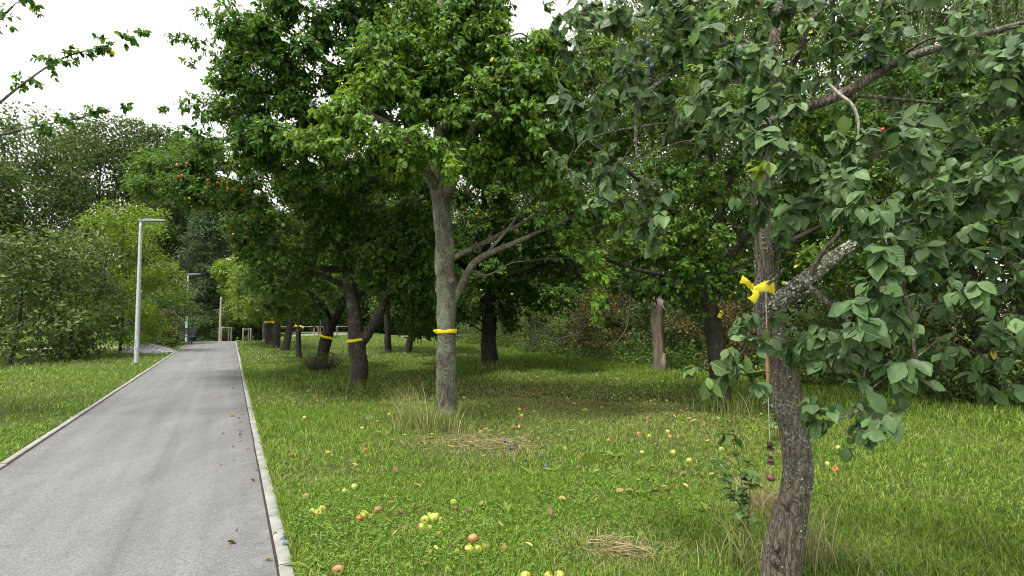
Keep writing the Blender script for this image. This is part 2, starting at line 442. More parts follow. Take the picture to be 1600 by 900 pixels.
def asphalt_mat():
    m, nt, out = new_mat('asphalt')
    tc = N(nt, 'ShaderNodeTexCoord')
    fine = N(nt, 'ShaderNodeTexVoronoi', Scale=120.0); nt.links.new(tc.outputs['Object'], fine.inputs['Vector'])
    f2 = N(nt, 'ShaderNodeTexNoise', Scale=420.0, Detail=2.0); nt.links.new(tc.outputs['Object'], f2.inputs['Vector'])
    big = N(nt, 'ShaderNodeTexNoise', Scale=0.9, Detail=5.0, Roughness=0.6)
    mp = N(nt, 'ShaderNodeMapping'); mp.inputs['Rotation'].default_value = (0, 0, R(26)); mp.inputs['Scale'].default_value = (2.2, 0.5, 1)
    nt.links.new(tc.outputs['Object'], mp.inputs['Vector']); nt.links.new(mp.outputs['Vector'], big.inputs['Vector'])
    sp = N(nt, 'ShaderNodeTexNoise', Scale=5.5, Detail=6.0, Roughness=0.7); nt.links.new(tc.outputs['Object'], sp.inputs['Vector'])
    base = ramp(nt, [(0.25, (0.108, 0.110, 0.111)), (0.75, (0.148, 0.150, 0.151))]); nt.links.new(big.outputs['Fac'], base.inputs['Fac'])
    col = mixc(nt, mth(nt, 'MULTIPLY', mth(nt, 'SUBTRACT', sp.outputs['Fac'], 0.58), 5.0, clamp=True), base.outputs['Color'], (0.072, 0.073, 0.074))
    grain = ramp(nt, [(0.1, (0.62, 0.62, 0.62)), (0.5, (1, 1, 1)), (0.9, (1.38, 1.38, 1.37))]); 
    sepc = N(nt, 'ShaderNodeSeparateColor'); nt.links.new(fine.outputs['Color'], sepc.inputs[0])
    nt.links.new(mth(nt, 'ADD', mth(nt, 'MULTIPLY', sepc.outputs[0], 0.6), mth(nt, 'MULTIPLY', f2.outputs['Fac'], 0.4)), grain.inputs['Fac'])
    col = mixc(nt, 1.0, col, grain.outputs['Color'], 'MULTIPLY')
    sx_ = N(nt, 'ShaderNodeSeparateXYZ'); nt.links.new(tc.outputs['Object'], sx_.inputs[0])
    tco = mth(nt, 'ADD', mth(nt, 'MULTIPLY', sx_.outputs['X'], 0.8982), mth(nt, 'MULTIPLY', sx_.outputs['Y'], 0.4395))
    dc = mth(nt, 'ABSOLUTE', mth(nt, 'ADD', tco, 0.9))                      # distance from the middle of the path
    edge = mth(nt, 'MULTIPLY', mth(nt, 'SUBTRACT', dc, 0.86), 2.8, clamp=True)
    dn = N(nt, 'ShaderNodeTexNoise', Scale=7.0, Detail=6.0, Roughness=0.7); nt.links.new(tc.outputs['Object'], dn.inputs['Vector'])
    dirt = mth(nt, 'MULTIPLY', edge, mth(nt, 'MULTIPLY', mth(nt, 'SUBTRACT', dn.outputs['Fac'], 0.36), 3.2, clamp=True))
    col = mixc(nt, mth(nt, 'MULTIPLY', dirt, 0.6), col, (0.060, 0.056, 0.046))
    seam = mth(nt, 'SUBTRACT', 1.0, mth(nt, 'MULTIPLY', mth(nt, 'ABSOLUTE', mth(nt, 'SUBTRACT', mth(nt, 'ADD', tco, mth(nt, 'MULTIPLY', dn.outputs['Fac'], 0.05)), -0.62)), 26.0), clamp=True)
    col = mixc(nt, mth(nt, 'MULTIPLY', seam, 0.22), col, (0.06, 0.06, 0.062))
    wv = N(nt, 'ShaderNodeTexNoise', Scale=1.6, Detail=3.0); cxy = N(nt, 'ShaderNodeCombineXYZ')
    nt.links.new(mth(nt, 'MULTIPLY', tco, 2.6), cxy.inputs[0]); nt.links.new(mth(nt, 'MULTIPLY', sx_.outputs['Y'], 0.10), cxy.inputs[1])
    nt.links.new(cxy.outputs[0], wv.inputs['Vector'])
    band_ = ramp(nt, [(0.3, (0.84, 0.84, 0.85)), (0.7, (1.12, 1.12, 1.11))]); nt.links.new(wv.outputs['Fac'], band_.inputs['Fac'])
    col = mixc(nt, 1.0, col, band_.outputs['Color'], 'MULTIPLY')
    pr = N(nt, 'ShaderNodeBsdfPrincipled', Roughness=0.85); pr.inputs['Specular IOR Level'].default_value = 0.3
    nt.links.new(col, pr.inputs['Base Color'])
    bp = N(nt, 'ShaderNodeBump', Strength=0.5, Distance=0.004); nt.links.new(fine.outputs['Distance'], bp.inputs['Height'])
    nt.links.new(bp.outputs['Normal'], pr.inputs['Normal'])
    nt.links.new(pr.outputs[0], out.inputs['Surface'])
    return m
M_ASPHALT = asphalt_mat()

def ground_mat():
    m, nt, out = new_mat('lawn_ground')
    tc = N(nt, 'ShaderNodeTexCoord')
    a = N(nt, 'ShaderNodeTexNoise', Scale=0.55, Detail=5.0, Roughness=0.6); nt.links.new(tc.outputs['Object'], a.inputs['Vector'])
    b = N(nt, 'ShaderNodeTexNoise', Scale=14.0, Detail=6.0, Roughness=0.75); nt.links.new(tc.outputs['Object'], b.inputs['Vector'])
    c1 = ramp(nt, [(0.3, (0.035, 0.060, 0.012)), (0.7, (0.060, 0.095, 0.018))]); nt.links.new(b.outputs['Fac'], c1.inputs['Fac'])
    c2 = ramp(nt, [(0.3, (0.05, 0.055, 0.018)), (0.7, (0.10, 0.10, 0.04))]); nt.links.new(b.outputs['Fac'], c2.inputs['Fac'])
    col = mixc(nt, mth(nt, 'MULTIPLY', mth(nt, 'SUBTRACT', a.outputs['Fac'], 0.46), 5.0, clamp=True), c1.outputs['Color'], c2.outputs['Color'])
    pr = N(nt, 'ShaderNodeBsdfPrincipled', Roughness=0.95); pr.inputs['Specular IOR Level'].default_value = 0.1
    nt.links.new(col, pr.inputs['Base Color'])
    bp = N(nt, 'ShaderNodeBump', Strength=0.8, Distance=0.04); nt.links.new(b.outputs['Fac'], bp.inputs['Height'])
    nt.links.new(bp.outputs['Normal'], pr.inputs['Normal'])
    nt.links.new(pr.outputs[0], out.inputs['Surface'])
    return m
M_GROUND = ground_mat()

def grass_mat(name, c0, c1, c2, dry, transl=0.3):
    m, nt, out = new_mat(name)
    geo = N(nt, 'ShaderNodeNewGeometry')
    rp = ramp(nt, [(0.0, c0), (0.5, c1), (1.0, c2)])
    nt.links.new(geo.outputs['Random Per Island'], rp.inputs['Fac'])
    at = N(nt, 'ShaderNodeAttribute', attribute_name='tone')
    r2 = mth(nt, 'FRACT', mth(nt, 'MULTIPLY', geo.outputs['Random Per Island'], 91.7))
    f = mth(nt, 'LESS_THAN', r2, at.outputs['Fac'])
    col = mixc(nt, f, rp.outputs['Color'], dry)
    pr = N(nt, 'ShaderNodeBsdfPrincipled', Roughness=0.55); pr.inputs['Specular IOR Level'].default_value = 0.3
    nt.links.new(col, pr.inputs['Base Color'])
    tr = N(nt, 'ShaderNodeBsdfTranslucent'); nt.links.new(col, tr.inputs['Color'])
    mx = N(nt, 'ShaderNodeMixShader', Fac=transl)
    nt.links.new(pr.outputs[0], mx.inputs[1]); nt.links.new(tr.outputs[0], mx.inputs[2])
    nt.links.new(mx.outputs[0], out.inputs['Surface'])
    return m
M_GRASS = grass_mat('grass_blade', (0.048, 0.116, 0.010), (0.135, 0.240, 0.020), (0.29, 0.40, 0.065), (0.32, 0.29, 0.13))
M_TALLGRASS = grass_mat('tall_grass', (0.09, 0.15, 0.025), (0.17, 0.21, 0.05), (0.25, 0.26, 0.09), (0.38, 0.33, 0.17))
M_STRAW = grass_mat('straw', (0.24, 0.19, 0.10), (0.34, 0.28, 0.15), (0.44, 0.37, 0.22), (0.2, 0.15, 0.08))
M_CLOVER = leaf_mat('clover_leaf', (0.066, 0.150, 0.018), (0.100, 0.205, 0.026), (0.150, 0.270, 0.038), (0.2, 0.3, 0.04), 0.0, 0.55, 0.25, 0.25)

# ------------------------------------------------------------------ setting: ground, path, kerbs, road
def axis(lo, hi, near, step, far):
    a = [0.0]
    while a[-1] < hi: a.append(a[-1] + (step if a[-1] < near else far * (0.3 + a[-1] / hi)))
    b = [0.0]
    while b[-1] > lo: b.append(b[-1] - (step if -b[-1] < near else far * (0.3 + b[-1] / lo)))
    return np.array(sorted(set(a + b)))
gs, gt = axis(-60, 500, 62, 0.5, 25), axis(-400, 400, 30, 0.4, 25)
S, T = np.meshgrid(gs, gt, indexing='ij')
GX, GY = S * DV[0] + T * RV[0], S * DV[1] + T * RV[1]
idx = np.arange(S.size).reshape(S.shape)
q = np.stack([idx[:-1, :-1], idx[1:, :-1], idx[1:, 1:], idx[:-1, 1:]], -1).reshape(-1, 4)[:, ::-1]
ground = MB().add(np.stack([GX, GY, gz(GX, GY)], -1), q).build('ground', M_GROUND, smooth=True)
tag(ground, kind='structure')

PATH_L, PATH_R = -2.1, 0.30
def strip(name, mat, ss, tl, tr, dz, nt_=6):
    tt = np.linspace(0, 1, nt_)
    tl = np.broadcast_to(tl, ss.shape); tr = np.broadcast_to(tr, ss.shape)
    Tm = tl[:, None] + (tr - tl)[:, None] * tt[None]
    Sm = np.broadcast_to(ss[:, None], Tm.shape)
    X, Y = Sm * DV[0] + Tm * RV[0], Sm * DV[1] + Tm * RV[1]
    i = np.arange(X.size).reshape(X.shape)
    qq = np.stack([i[:-1, :-1], i[:-1, 1:], i[1:, 1:], i[1:, :-1]], -1).reshape(-1, 4)
    return tag(MB().add(np.stack([X, Y, gz(X, Y) + dz], -1), qq).build(name, mat, smooth=True), kind='structure')
strip('path', M_ASPHALT, np.arange(-8, 52, 0.5), PATH_L, PATH_R, 0.008)

def kerb(name, t0, t1, s0, s1):
    mb = MB(); s = s0
    while s < s1:
        a, b = s + 0.006, s + 1.0 - 0.006
        o = rng.normal(0, 0.002); dz = rng.normal(0, 0.002); tw = rng.normal(0, 0.0015)
        v = []
        for ss, tj in ((a, o - tw), (b, o + tw)):
            for tt, zz in ((t0, -0.1), (t0, 0.018), (t0 + 0.008, 0.027), (t1 - 0.008, 0.027), (t1, 0.018), (t1, -0.1)):
                p = ST(ss, tt + tj); v.append((p[0], p[1], p[2] + zz + dz))
        qq = [(i, i + 1, i + 7, i + 6) for i in range(5)]
        qq += [(0, 5, 4, 1), (1, 4, 3, 2), (6, 7, 10, 11), (7, 8, 9, 10)]
        mb.add(v, qq); s += 1.0
    return tag(mb.build(name, M_KERB), kind='structure')
kerb('kerb', PATH_R + 0.012, PATH_R + 0.095, -6, 46)
kerb('kerb', PATH_L - 0.085, PATH_L - 0.012, -6, 46)
# dark joint between asphalt and kerb, side path to the bench, cross road far right
strip('path_joint', M_ROT, np.arange(-6, 46, 0.5), PATH_R - 0.004, PATH_R + 0.014, 0.011, 2)
strip('path_joint', M_ROT, np.arange(-6, 46, 0.5), PATH_L - 0.014, PATH_L + 0.004, 0.011, 2)
strip('side_path', M_KERB, np.arange(34.5, 36.6, 0.5), -9.0, PATH_L - 0.11, 0.012)
strip('road', M_KERB, np.arange(50, 55.1, 0.5), 2.2, 40.0, 0.014, 30)

# ------------------------------------------------------------------ leaves
def leaf_template(kind):
    if kind == 'hi':
        us = [0.10, 0.32, 0.56, 0.80]; ws = [0.30, 0.86, 1.0, 0.58]
        u = [0.0]; v = [0.0]; quads = []; tris = []
        for a, w in zip(us, ws):
            u += [a, a, a]; v += [-w, 0.0, w]
        u.append(1.0); v.append(0.0)
        tris += [(0, 2, 1), (0, 3, 2)]
        for k in range(3):
            b = 1 + 3 * k
            quads += [(b, b + 1, b + 4, b + 3), (b + 1, b + 2, b + 5, b + 4)]
        tris += [(10, 11, 13), (11, 12, 13)]
        return np.array(u), np.array(v), quads, tris
    if kind == 'mid':
        u = np.array([0, 0.28, 0.28, 0.68, 0.68, 1.0, 0.5]); v = np.array([0, -0.85, 0.85, -0.8, 0.8, 0, 0])
        return u, v, [(0, 6, 3, 1), (0, 2, 4, 6)], [(6, 5, 3), (6, 4, 5)]
    u = np.array([0, 0.45, 0.45, 1.0]); v = np.array([0, -1.0, 1.0, 0])
    return u, v, [(0, 2, 3, 1)], []

def leaves_to(mb, pos, d, nor, L, W, kind='mid', tone=0.0, fold=0.22, curl=0.18, uvs=None):
    n = len(pos)
    if n == 0: return
    d = nrm(d); side = nrm(np.cross(d, nor)); nor = np.cross(side, d)
    u, v, qd, tr = leaf_template(kind)
    k = len(u)
    L = np.broadcast_to(L, (n,)); W = np.broadcast_to(W, (n,))
    cu = curl * rng.uniform(-0.3, 1.9 if kind != 'hi' else 2.6, n); fo = fold * rng.uniform(0.2, 1.4, n)
    ww = rng.uniform(-0.035, 0.035, (n, k)) if kind == 'hi' else 0.0
    h = L[:, None] * (-cu[:, None] * u[None] ** 2 + ww * np.abs(v)[None]) + W[:, None] * fo[:, None] * np.abs(v)[None]
    V = pos[:, None, :] + (L[:, None] * u[None])[..., None] * d[:, None, :] + (0.5 * W[:, None] * v[None])[..., None] * side[:, None, :] + h[..., None] * nor[:, None, :]
    base = (np.arange(n) * k)[:, None, None]
    Q = (np.array(qd)[None] + base).reshape(-1, 4)
    TT = (np.array(tr)[None] + base).reshape(-1, 3) if tr else None
    tn = np.repeat(np.broadcast_to(tone, (n,)), k)
    mb.add(V.reshape(-1, 3), Q, TT, tn)
    if uvs is not None:
        uvs.append(np.tile(np.stack([u, v * 0.5 + 0.5], -1), (n, 1)))

def rdir(n):
    return nrm(rng.normal(size=(n, 3)))

UP = np.array([0, 0, 1.0])
LIGHTWARD = np.array([-0.30, -0.45, 0.75])      # leaves turn their faces to the light

class Crown:
    def __init__(s, kind='mid'):
        s.leaf, s.twig, s.kind, s.uvs = MB(), MB(), kind, ([] if kind == 'hi' else None)
        s.pts = []          # points that can carry fruit
    def spray(s, start, c, r, n, nl, L, W, tone=0.0, droop=0.35, tw=0.0035, twigs=True, shell=0.42, fold=0.22):
        """n twigs leave the branch start->c and end inside the ellipsoid (c, r); each carries nl leaves"""
        c = np.asarray(c, float); r = np.asarray(r, float)
        e = c + rdir(n) * (rng.uniform(0, 1, n) ** shell)[:, None] * r
        st = c + (np.asarray(start) - c) * rng.uniform(0, 0.35, n)[:, None] * 0.8 + rng.normal(0, 0.12, (n, 3)) * r
        st = st * 0.75 + e * 0.25
        ln = np.linalg.norm(e - st, axis=1)
        mid = 0.5 * (st + e) + UP * (0.18 * ln)[:, None] + rng.normal(0, 0.08, (n, 3)) * ln[:, None]
        if twigs:
            tt = np.linspace(0, 1, 4)[None, :, None]
            Pt = (1 - tt) ** 2 * st[:, None] + 2 * tt * (1 - tt) * mid[:, None] + tt ** 2 * e[:, None]
            v, q_ = tubes(Pt, np.broadcast_to(np.array([1.6, 1.3, 0.9, 0.5]) * tw, (n, 4)), 3)
            s.twig.add(v, q_)
        t = np.sort(rng.uniform(0.15, 1.0, (n, nl)) ** 0.75, axis=1); t[:, -1] = 1.0
        t3 = t[..., None]
        pos = (1 - t3) ** 2 * st[:, None] + 2 * t3 * (1 - t3) * mid[:, None] + t3 ** 2 * e[:, None]
        tan = nrm(2 * (1 - t3) * (mid - st)[:, None] + 2 * t3 * (e - mid)[:, None])
        ax = nrm(np.cross(tan, np.broadcast_to(UP, tan.shape)) + 1e-4)
        bx = np.cross(tan, ax)
        ph = (np.arange(nl)[None] * 2.4 + rng.uniform(0, 6.3, (n, 1)) + rng.normal(0, 0.4, (n, nl)))[..., None]
        perp = np.cos(ph) * ax + np.sin(ph) * bx
        d = nrm(tan * 0.55 + perp * 0.85 - UP * droop + rng.normal(0, 0.18, tan.shape))
        out = nrm(pos - c) * 0.55
        nor = LIGHTWARD + out + rng.normal(0, 0.42, tan.shape)
        m = n * nl
        Ls = L * rng.uniform(0.5, 1.25, m) * np.where(rng.uniform(0, 1, m) < 0.15, 0.65, 1.0)
        tn = np.clip(np.broadcast_to(tone, (m,)) + rng.normal(0, 0.08, m), 0, 1) * (tone > 0.01)
        leaves_to(s.leaf, pos.reshape(-1, 3), d.reshape(-1, 3), nor.reshape(-1, 3), Ls, Ls * W / L, s.kind, tn, fold, uvs=s.uvs)
        s.pts.append(pos.reshape(-1, 3)[:: max(1, m // 6)])
    def mass(s, c, r, n, L, W, tone=0.0, droop=0.25):
        """leaves straight into an ellipsoid, for far crowns"""
        c = np.asarray(c, float); r = np.asarray(r, float)
        dd = rdir(n)
        pos = c + dd * (rng.uniform(0, 1, n) ** 0.45)[:, None] * r
        d = nrm(dd * 0.6 + rng.normal(0, 0.6, (n, 3)) - UP * droop)
        nor = LIGHTWARD * 0.8 + dd * 0.5 + rng.normal(0, 0.5, (n, 3))
        Ls = L * rng.uniform(0.6, 1.3, n)
        tn = np.clip(tone + rng.normal(0, 0.08, n), 0, 1) * (tone > 0.01)
        leaves_to(s.leaf, pos, d, nor, Ls, Ls * W / L, s.kind, tn)

def branch_to(mb, skel, c, rmax=0.03, sag=0.12, sides=6, skip=0.15):
    """a curved branch from the nearest suitable skeleton point to the clump centre c"""
    pts = np.concatenate([p for p, _ in skel]); rad = np.concatenate([r for _, r in skel])
    dd = np.linalg.norm(pts - c, axis=1) + np.maximum(0, pts[:, 2] - c[2]) * 1.2 + rng.uniform(0, skip, len(pts))
    i = int(np.argmin(dd)); p0 = pts[i]
    ln = np.linalg.norm(c - p0)
    m1 = p0 + (c - p0) * 0.35 + UP * sag * ln + rng.normal(0, 0.07, 3) * ln
    m2 = p0 + (c - p0) * 0.7 + UP * sag * 0.8 * ln + rng.normal(0, 0.06, 3) * ln
    r0 = min(rad[i] * 0.65, rmax, 0.006 + 0.014 * ln)
    pc, rc = limb(mb, [p0, m1, m2, c], [r0, r0 * 0.8, r0 * 0.55, max(0.003, r0 * 0.28)], sides, 12, 0.05)
    skel.append((pc[4:], rc[4:]))
    return p0

def inpoly(x, y, poly):
    poly = np.asarray(poly, float); c = False; j = len(poly) - 1
    for i in range(len(poly)):
        if (poly[i, 1] > y) != (poly[j, 1] > y) and x < (poly[j, 0] - poly[i, 0]) * (y - poly[i, 1]) / (poly[j, 1] - poly[i, 1]) + poly[i, 0]:
            c = not c
        j = i
    return c

def fill_poly(poly, n, D0, D1, mind):
    """n clump centres spread through the volume seen inside a pixel outline between two depths"""
    poly = np.asarray(poly, float); lo, hi = poly.min(0), poly.max(0); res = []
    tries = 0
    while len(res) < n and tries < n * 60:
        tries += 1
        x, y = rng.uniform(lo, hi)
        if not inpoly(x, y, poly): continue
        p = P(x, y, rng.uniform(D0, D1))
        if any(np.linalg.norm(p - o) < mind for o in res): continue
        res.append(p)
    return res

# ------------------------------------------------------------------ fruit prototypes
def lathe(mb, prof, seg=16):
    prof = np.asarray(prof, float); n = len(prof)
    a = np.arange(seg) / seg * 2 * np.pi
    v = np.stack([prof[:, None, 0] * np.cos(a), prof[:, None, 0] * np.sin(a), np.broadcast_to(prof[:, None, 1], (n, seg))], -1).reshape(-1, 3)
    i = np.arange(n * seg).reshape(n, seg)
    q_ = np.stack([i[:-1], np.roll(i[:-1], -1, 1), np.roll(i[1:], -1, 1), i[1:]], -1).reshape(-1, 4)
    mb.add(v, q_)
APPLE_PROF = [(0.0005, -0.026), (0.006, -0.027), (0.012, -0.031), (0.020, -0.031), (0.029, -0.024), (0.035, -0.010), (0.0375, 0.006), (0.035, 0.020), (0.027, 0.030), (0.017, 0.033), (0.009, 0.029), (0.003, 0.022), (0.0005, 0.020)]
PLUM_PROF = [(0.0005, -0.024), (0.007, -0.022), (0.013, -0.015), (0.0165, -0.004), (0.0165, 0.006), (0.013, 0.016), (0.007, 0.0215), (0.0005, 0.0225)]
def fruit_mesh(name, prof, mat, stem=True, rot=False, wob=0.03):
    mb = MB(); lathe(mb, prof)
    v = mb.v[0]
    a = np.arctan2(v[:, 1], v[:, 0])
    f = 1 + wob * np.sin(a + 1.1) + wob * 0.6 * np.sin(5 * a) * (v[:, 2] < 0)
    mb.v[0] = np.column_stack([v[:, 0] * f, v[:, 1] * f, v[:, 2]])
    o = mb.build(name, mat, smooth=True)
    me = o.data
    if stem:
        zt = prof[-1][1]
        me.materials.append(M_STEM)
        sv, sq = tubes(np.array([[[0, 0, zt - 0.002], [0.002, 0.001, zt + 0.008], [0.006, 0.002, zt + 0.018]]]), np.array([[0.0014, 0.0012, 0.0017]]), 5)
        import bmesh
        bm = bmesh.new(); bm.from_mesh(me)
        vs_ = [bm.verts.new(p) for p in sv]
        for f_ in sq:
            nf = bm.faces.new([vs_[k] for k in f_]); nf.material_index = 1
        bm.to_mesh(me); bm.free()
    if rot:
        me.materials.append(M_ROT)
        c = np.array([0.030, -0.018, -0.004])
        for p in me.polygons:
            if (np.array(p.center) - c).dot(np.array(p.center) - c) < 0.012 ** 2: p.material_index = len(me.materials) - 1
    bpy.data.objects.remove(o)
    return me
AP = {'yellow': fruit_mesh('apple', APPLE_PROF, M_APY), 'green': fruit_mesh('apple', APPLE_PROF, M_APG),
      'red': fruit_mesh('apple', APPLE_PROF, M_APR), 'brown': fruit_mesh('apple', APPLE_PROF, M_APB, stem=False, wob=0.08),
      'rotten': fruit_mesh('apple', APPLE_PROF, M_APY, rot=True)}
PLUM_ME = fruit_mesh('plum', PLUM_PROF, M_PLUMFRUIT)

def put(me, name, loc, rot=None, scale=1.0, parent=None):
    o = bpy.data.objects.new(name, me)
    o.location = tuple(float(k) for k in loc)
    o.rotation_euler = rot if rot is not None else tuple(rng.uniform(-0.5, 0.5, 3))
    o.scale = (scale,) * 3
    COL.objects.link(o)
    if parent is not None: o.parent = parent
    return o

def hang_fruit(root, crown, me, name, n, base, drop=0.03, scale=1.0, near=None):
    pts = np.concatenate(crown.pts)
    if near is not None:
        w = np.linalg.norm(pts[:, :2] - np.asarray(near)[:2], axis=1)
        pts = pts[np.argsort(w + rng.uniform(0, 1.5, len(w)))[: n * 4]]
    for p in pts[rng.permutation(len(pts))[:n]]:
        put(me if not isinstance(me, list) else me[rng.integers(len(me))], name, p - base - UP * drop, None, scale * rng.uniform(0.85, 1.15), root)

def finish_tree(root, base, trunk_mb, crown, bark, leafmat, twigmat=M_TWIG):
    trunk_mb.build('trunk', bark, root, base, smooth=True)
    if crown.twig.n: crown.twig.build('twigs', twigmat, root, base, smooth=True)
    uv = np.concatenate(crown.uvs) if crown.uvs else None
    crown.leaf.build('crown', leafmat, root, base, smooth=(crown.kind == 'hi'), tone=True, uv=uv)

# ================================================================== TREE: plum with the wind chime, right foreground
def foreground_plum():
    D = 3.2
    base = G(1218, 935); D = base[1]
    root = empty('plum_tree', base, 'twisted lichen-spotted plum tree in the right foreground with large leaves close by', 'tree', 'plum trees in the orchard')
    tb, lich = MB(), MB()
    sc = D / F
    def pp(l): return [P(x, y, D + dd) for x, y, dd, w in l], [w * 0.465 * sc for x, y, dd, w in l]
    skel = []
    tr_ = [(1214, 955, 0, 74), (1217, 915, 0, 58), (1224, 850, 0, 55), (1240, 785, 0, 50), (1247, 733, 0, 47), (1240, 675, 0, 45), (1230, 622, 0, 45), (1213, 545, 0.02, 47), (1202, 490, 0.03, 46), (1195, 428, 0.06, 33), (1191, 370, 0.08, 29), (1188, 290, 0.12, 27), (1196, 190, 0.2, 25), (1206, 90, 0.3, 22), (1222, -20, 0.4, 18), (1230, -160, 0.5, 12)]
    p_, r_ = pp(tr_); skel.append(limb(tb, p_, r_, 26, 170, 0.075))
    # burrs and bark ridges low on the trunk
    for x, y, w in ((1211, 845, 16), (1231, 838, 12), (1210, 870, 15), (1226, 780, 9), (1258, 760, 8)):
        p_, r_ = pp([(x, y, -0.055, w), (x + 2, y + 8, -0.075, w * 0.85), (x + 3, y + 18, -0.06, w * 0.3)]); limb(tb, p_, r_, 10, 10, 0.15)
    l1 = [(1203, 487, 0.0, 34), (1228, 465, -0.06, 28), (1255, 440, -0.10, 24), (1300, 405, -0.12, 21), (1350, 375, -0.14, 19), (1400, 352, -0.15, 15), (1480, 325, -0.1, 11), (1560, 300, 0.0, 6)]
    p_, r_ = pp(l1); skel.append(limb(lich, p_, r_, 20, 90, 0.12))
    l2 = [(1195, 195, 0.2, 20), (1240, 172, 0.1, 18), (1290, 158, 0.05, 17), (1330, 140, 0.0, 18), (1362, 120, -0.02, 17), (1400, 98, -0.05, 16), (1480, 70, -0.1, 13), (1620, 30, -0.1, 8)]
    p_, r_ = pp(l2); skel.append(limb(tb, p_, r_, 14, 60, 0.07))
    for l in ([(1290, 158, 0.05, 8), (1340, 150, 0.0, 7), (1400, 155, -0.05, 6), (1500, 165, -0.1, 4)],
              [(1200, 150, 0.25, 13), (1235, 105, 0.2, 12), (1250, 75, 0.15, 11), (1262, 40, 0.1, 10), (1285, 10, 0.05, 9), (1300, -60, 0, 7)],
              [(1250, 80, 0.15, 10), (1225, 95, 0.1, 8), (1180, 110, 0.0, 6), (1150, 130, -0.1, 4)],
              [(1248, 100, 0.2, 9), (1300, 70, 0.1, 8), (1350, 45, 0, 7), (1400, 20, -0.1, 5)],
              [(1205, 95, 0.3, 12), (1150, 62, 0.25, 11), (1100, 85, 0.2, 9), (1060, 108, 0.15, 8), (1015, 140, 0.1, 7.5), (996, 160, 0.05, 7), (993, 195, 0, 5), (995, 250, -0.05, 3)],
              [(1215, 30, 0.35, 12), (1160, -10, 0.3, 10), (1080, 5, 0.2, 8), (1000, 25, 0.1, 6), (930, 40, 0, 4)],
              [(1015, 140, 0.1, 5), (1060, 185, 0.1, 5), (1020, 195, 0.05, 4), (960, 205, 0.0, 3.5), (915, 220, 0, 3), (898, 238, 0, 2)],
              [(1222, -20, 0.4, 13), (1120, -60, 0.3, 10), (1000, -50, 0.1, 8), (900, -10, -0.1, 5)],
              [(1255, 440, -0.1, 10), (1290, 470, -0.25, 8), (1330, 510, -0.35, 6), (1350, 570, -0.4, 5), (1345, 640, -0.45, 3)],
              [(1350, 375, -0.14, 10), (1390, 410, -0.3, 8), (1420, 480, -0.4, 6), (1430, 560, -0.45, 4)],
              [(1202, 480, -0.06, 6), (1176, 505, -0.2, 5), (1165, 545, -0.3, 5), (1140, 565, -0.38, 4), (1105, 570, -0.42, 3)],
              [(1190, 420, -0.02, 7), (1180, 455, -0.1, 6), (1205, 440, -0.14, 5), (1225, 420, -0.12, 4)],
              [(1262, 438, -0.12, 9), (1285, 395, -0.2, 7), (1310, 365, -0.25, 6), (1325, 320, -0.3, 5), (1350, 290, -0.35, 4)]):
        p_, r_ = pp(l); skel.append(limb(tb, p_, r_, 8, 28, 0.07))
    pale = MB()
    for l in ([(1295, 132, -0.2, 4.5), (1312, 148, -0.22, 5), (1330, 163, -0.24, 5.5), (1340, 185, -0.24, 5), (1341, 212, -0.24, 3)],
              ):
        p_, r_ = pp(l); limb(pale, p_, r_, 8, 20, 0.1)
    # crusty lichen flakes standing proud of the lichen limb and the trunk
    fl = MB()
    for pc, rc in (skel[1], skel[0]):
        main = pc is skel[1][0]
        n = 1150 if main else 5200
        i = rng.integers(0, len(pc) - 1, n); f = rng.uniform(0, 1, n)[:, None]
        if main: keep = pc[i, 0] < 99
        else: keep = np.ones(n, bool)
        i, f = i[keep], f[keep]; n = len(i)
        c_ = pc[i] * (1 - f) + pc[i + 1] * f
        dd = rdir(n); tan = nrm(pc[i + 1] - pc[i]); dd = nrm(dd - tan * (dd * tan).sum(1, keepdims=True))
        if main: dd = nrm(dd + UP * 0.7); dd = nrm(dd - tan * (dd * tan).sum(1, keepdims=True))
        if not main:      # gathered in irregular colonies, denser on the right flank half way up
            ph = np.arctan2(dd[:, 1], dd[:, 0]); zz = c_[:, 2]
            col_ = np.sin(3 * ph + 9 * zz) + np.sin(5 * ph - 14 * zz + 1) + np.sin(2 * ph + 23 * zz + 2) + 0.9 * (dd[:, 0] > 0.2) + 0.7 * (np.abs(zz - 1.15) < 0.45)
            k_ = col_ > rng.normal(1.3, 0.5, n); i, c_, dd, n = i[k_], c_[k_], dd[k_], int(k_.sum())
        pos = c_ + dd * (rc[i] * 1.05)[:, None]
        t2 = rdir(n); t2 = nrm(t2 - dd * (t2 * dd).sum(1, keepdims=True) * (0.4 if main else 0.85))
        s_ = rng.uniform(0.007, 0.022, n) if main else 0.003 + 0.011 * rng.uniform(0, 1, n) ** 2
        leaves_to(fl, pos - t2 * s_[:, None] * 0.5, t2, dd + rng.normal(0, 0.3, (n, 3)), s_, s_ * 0.9, 'mid', 0.0, 0.3, 0.3)
    cr = Crown('hi')
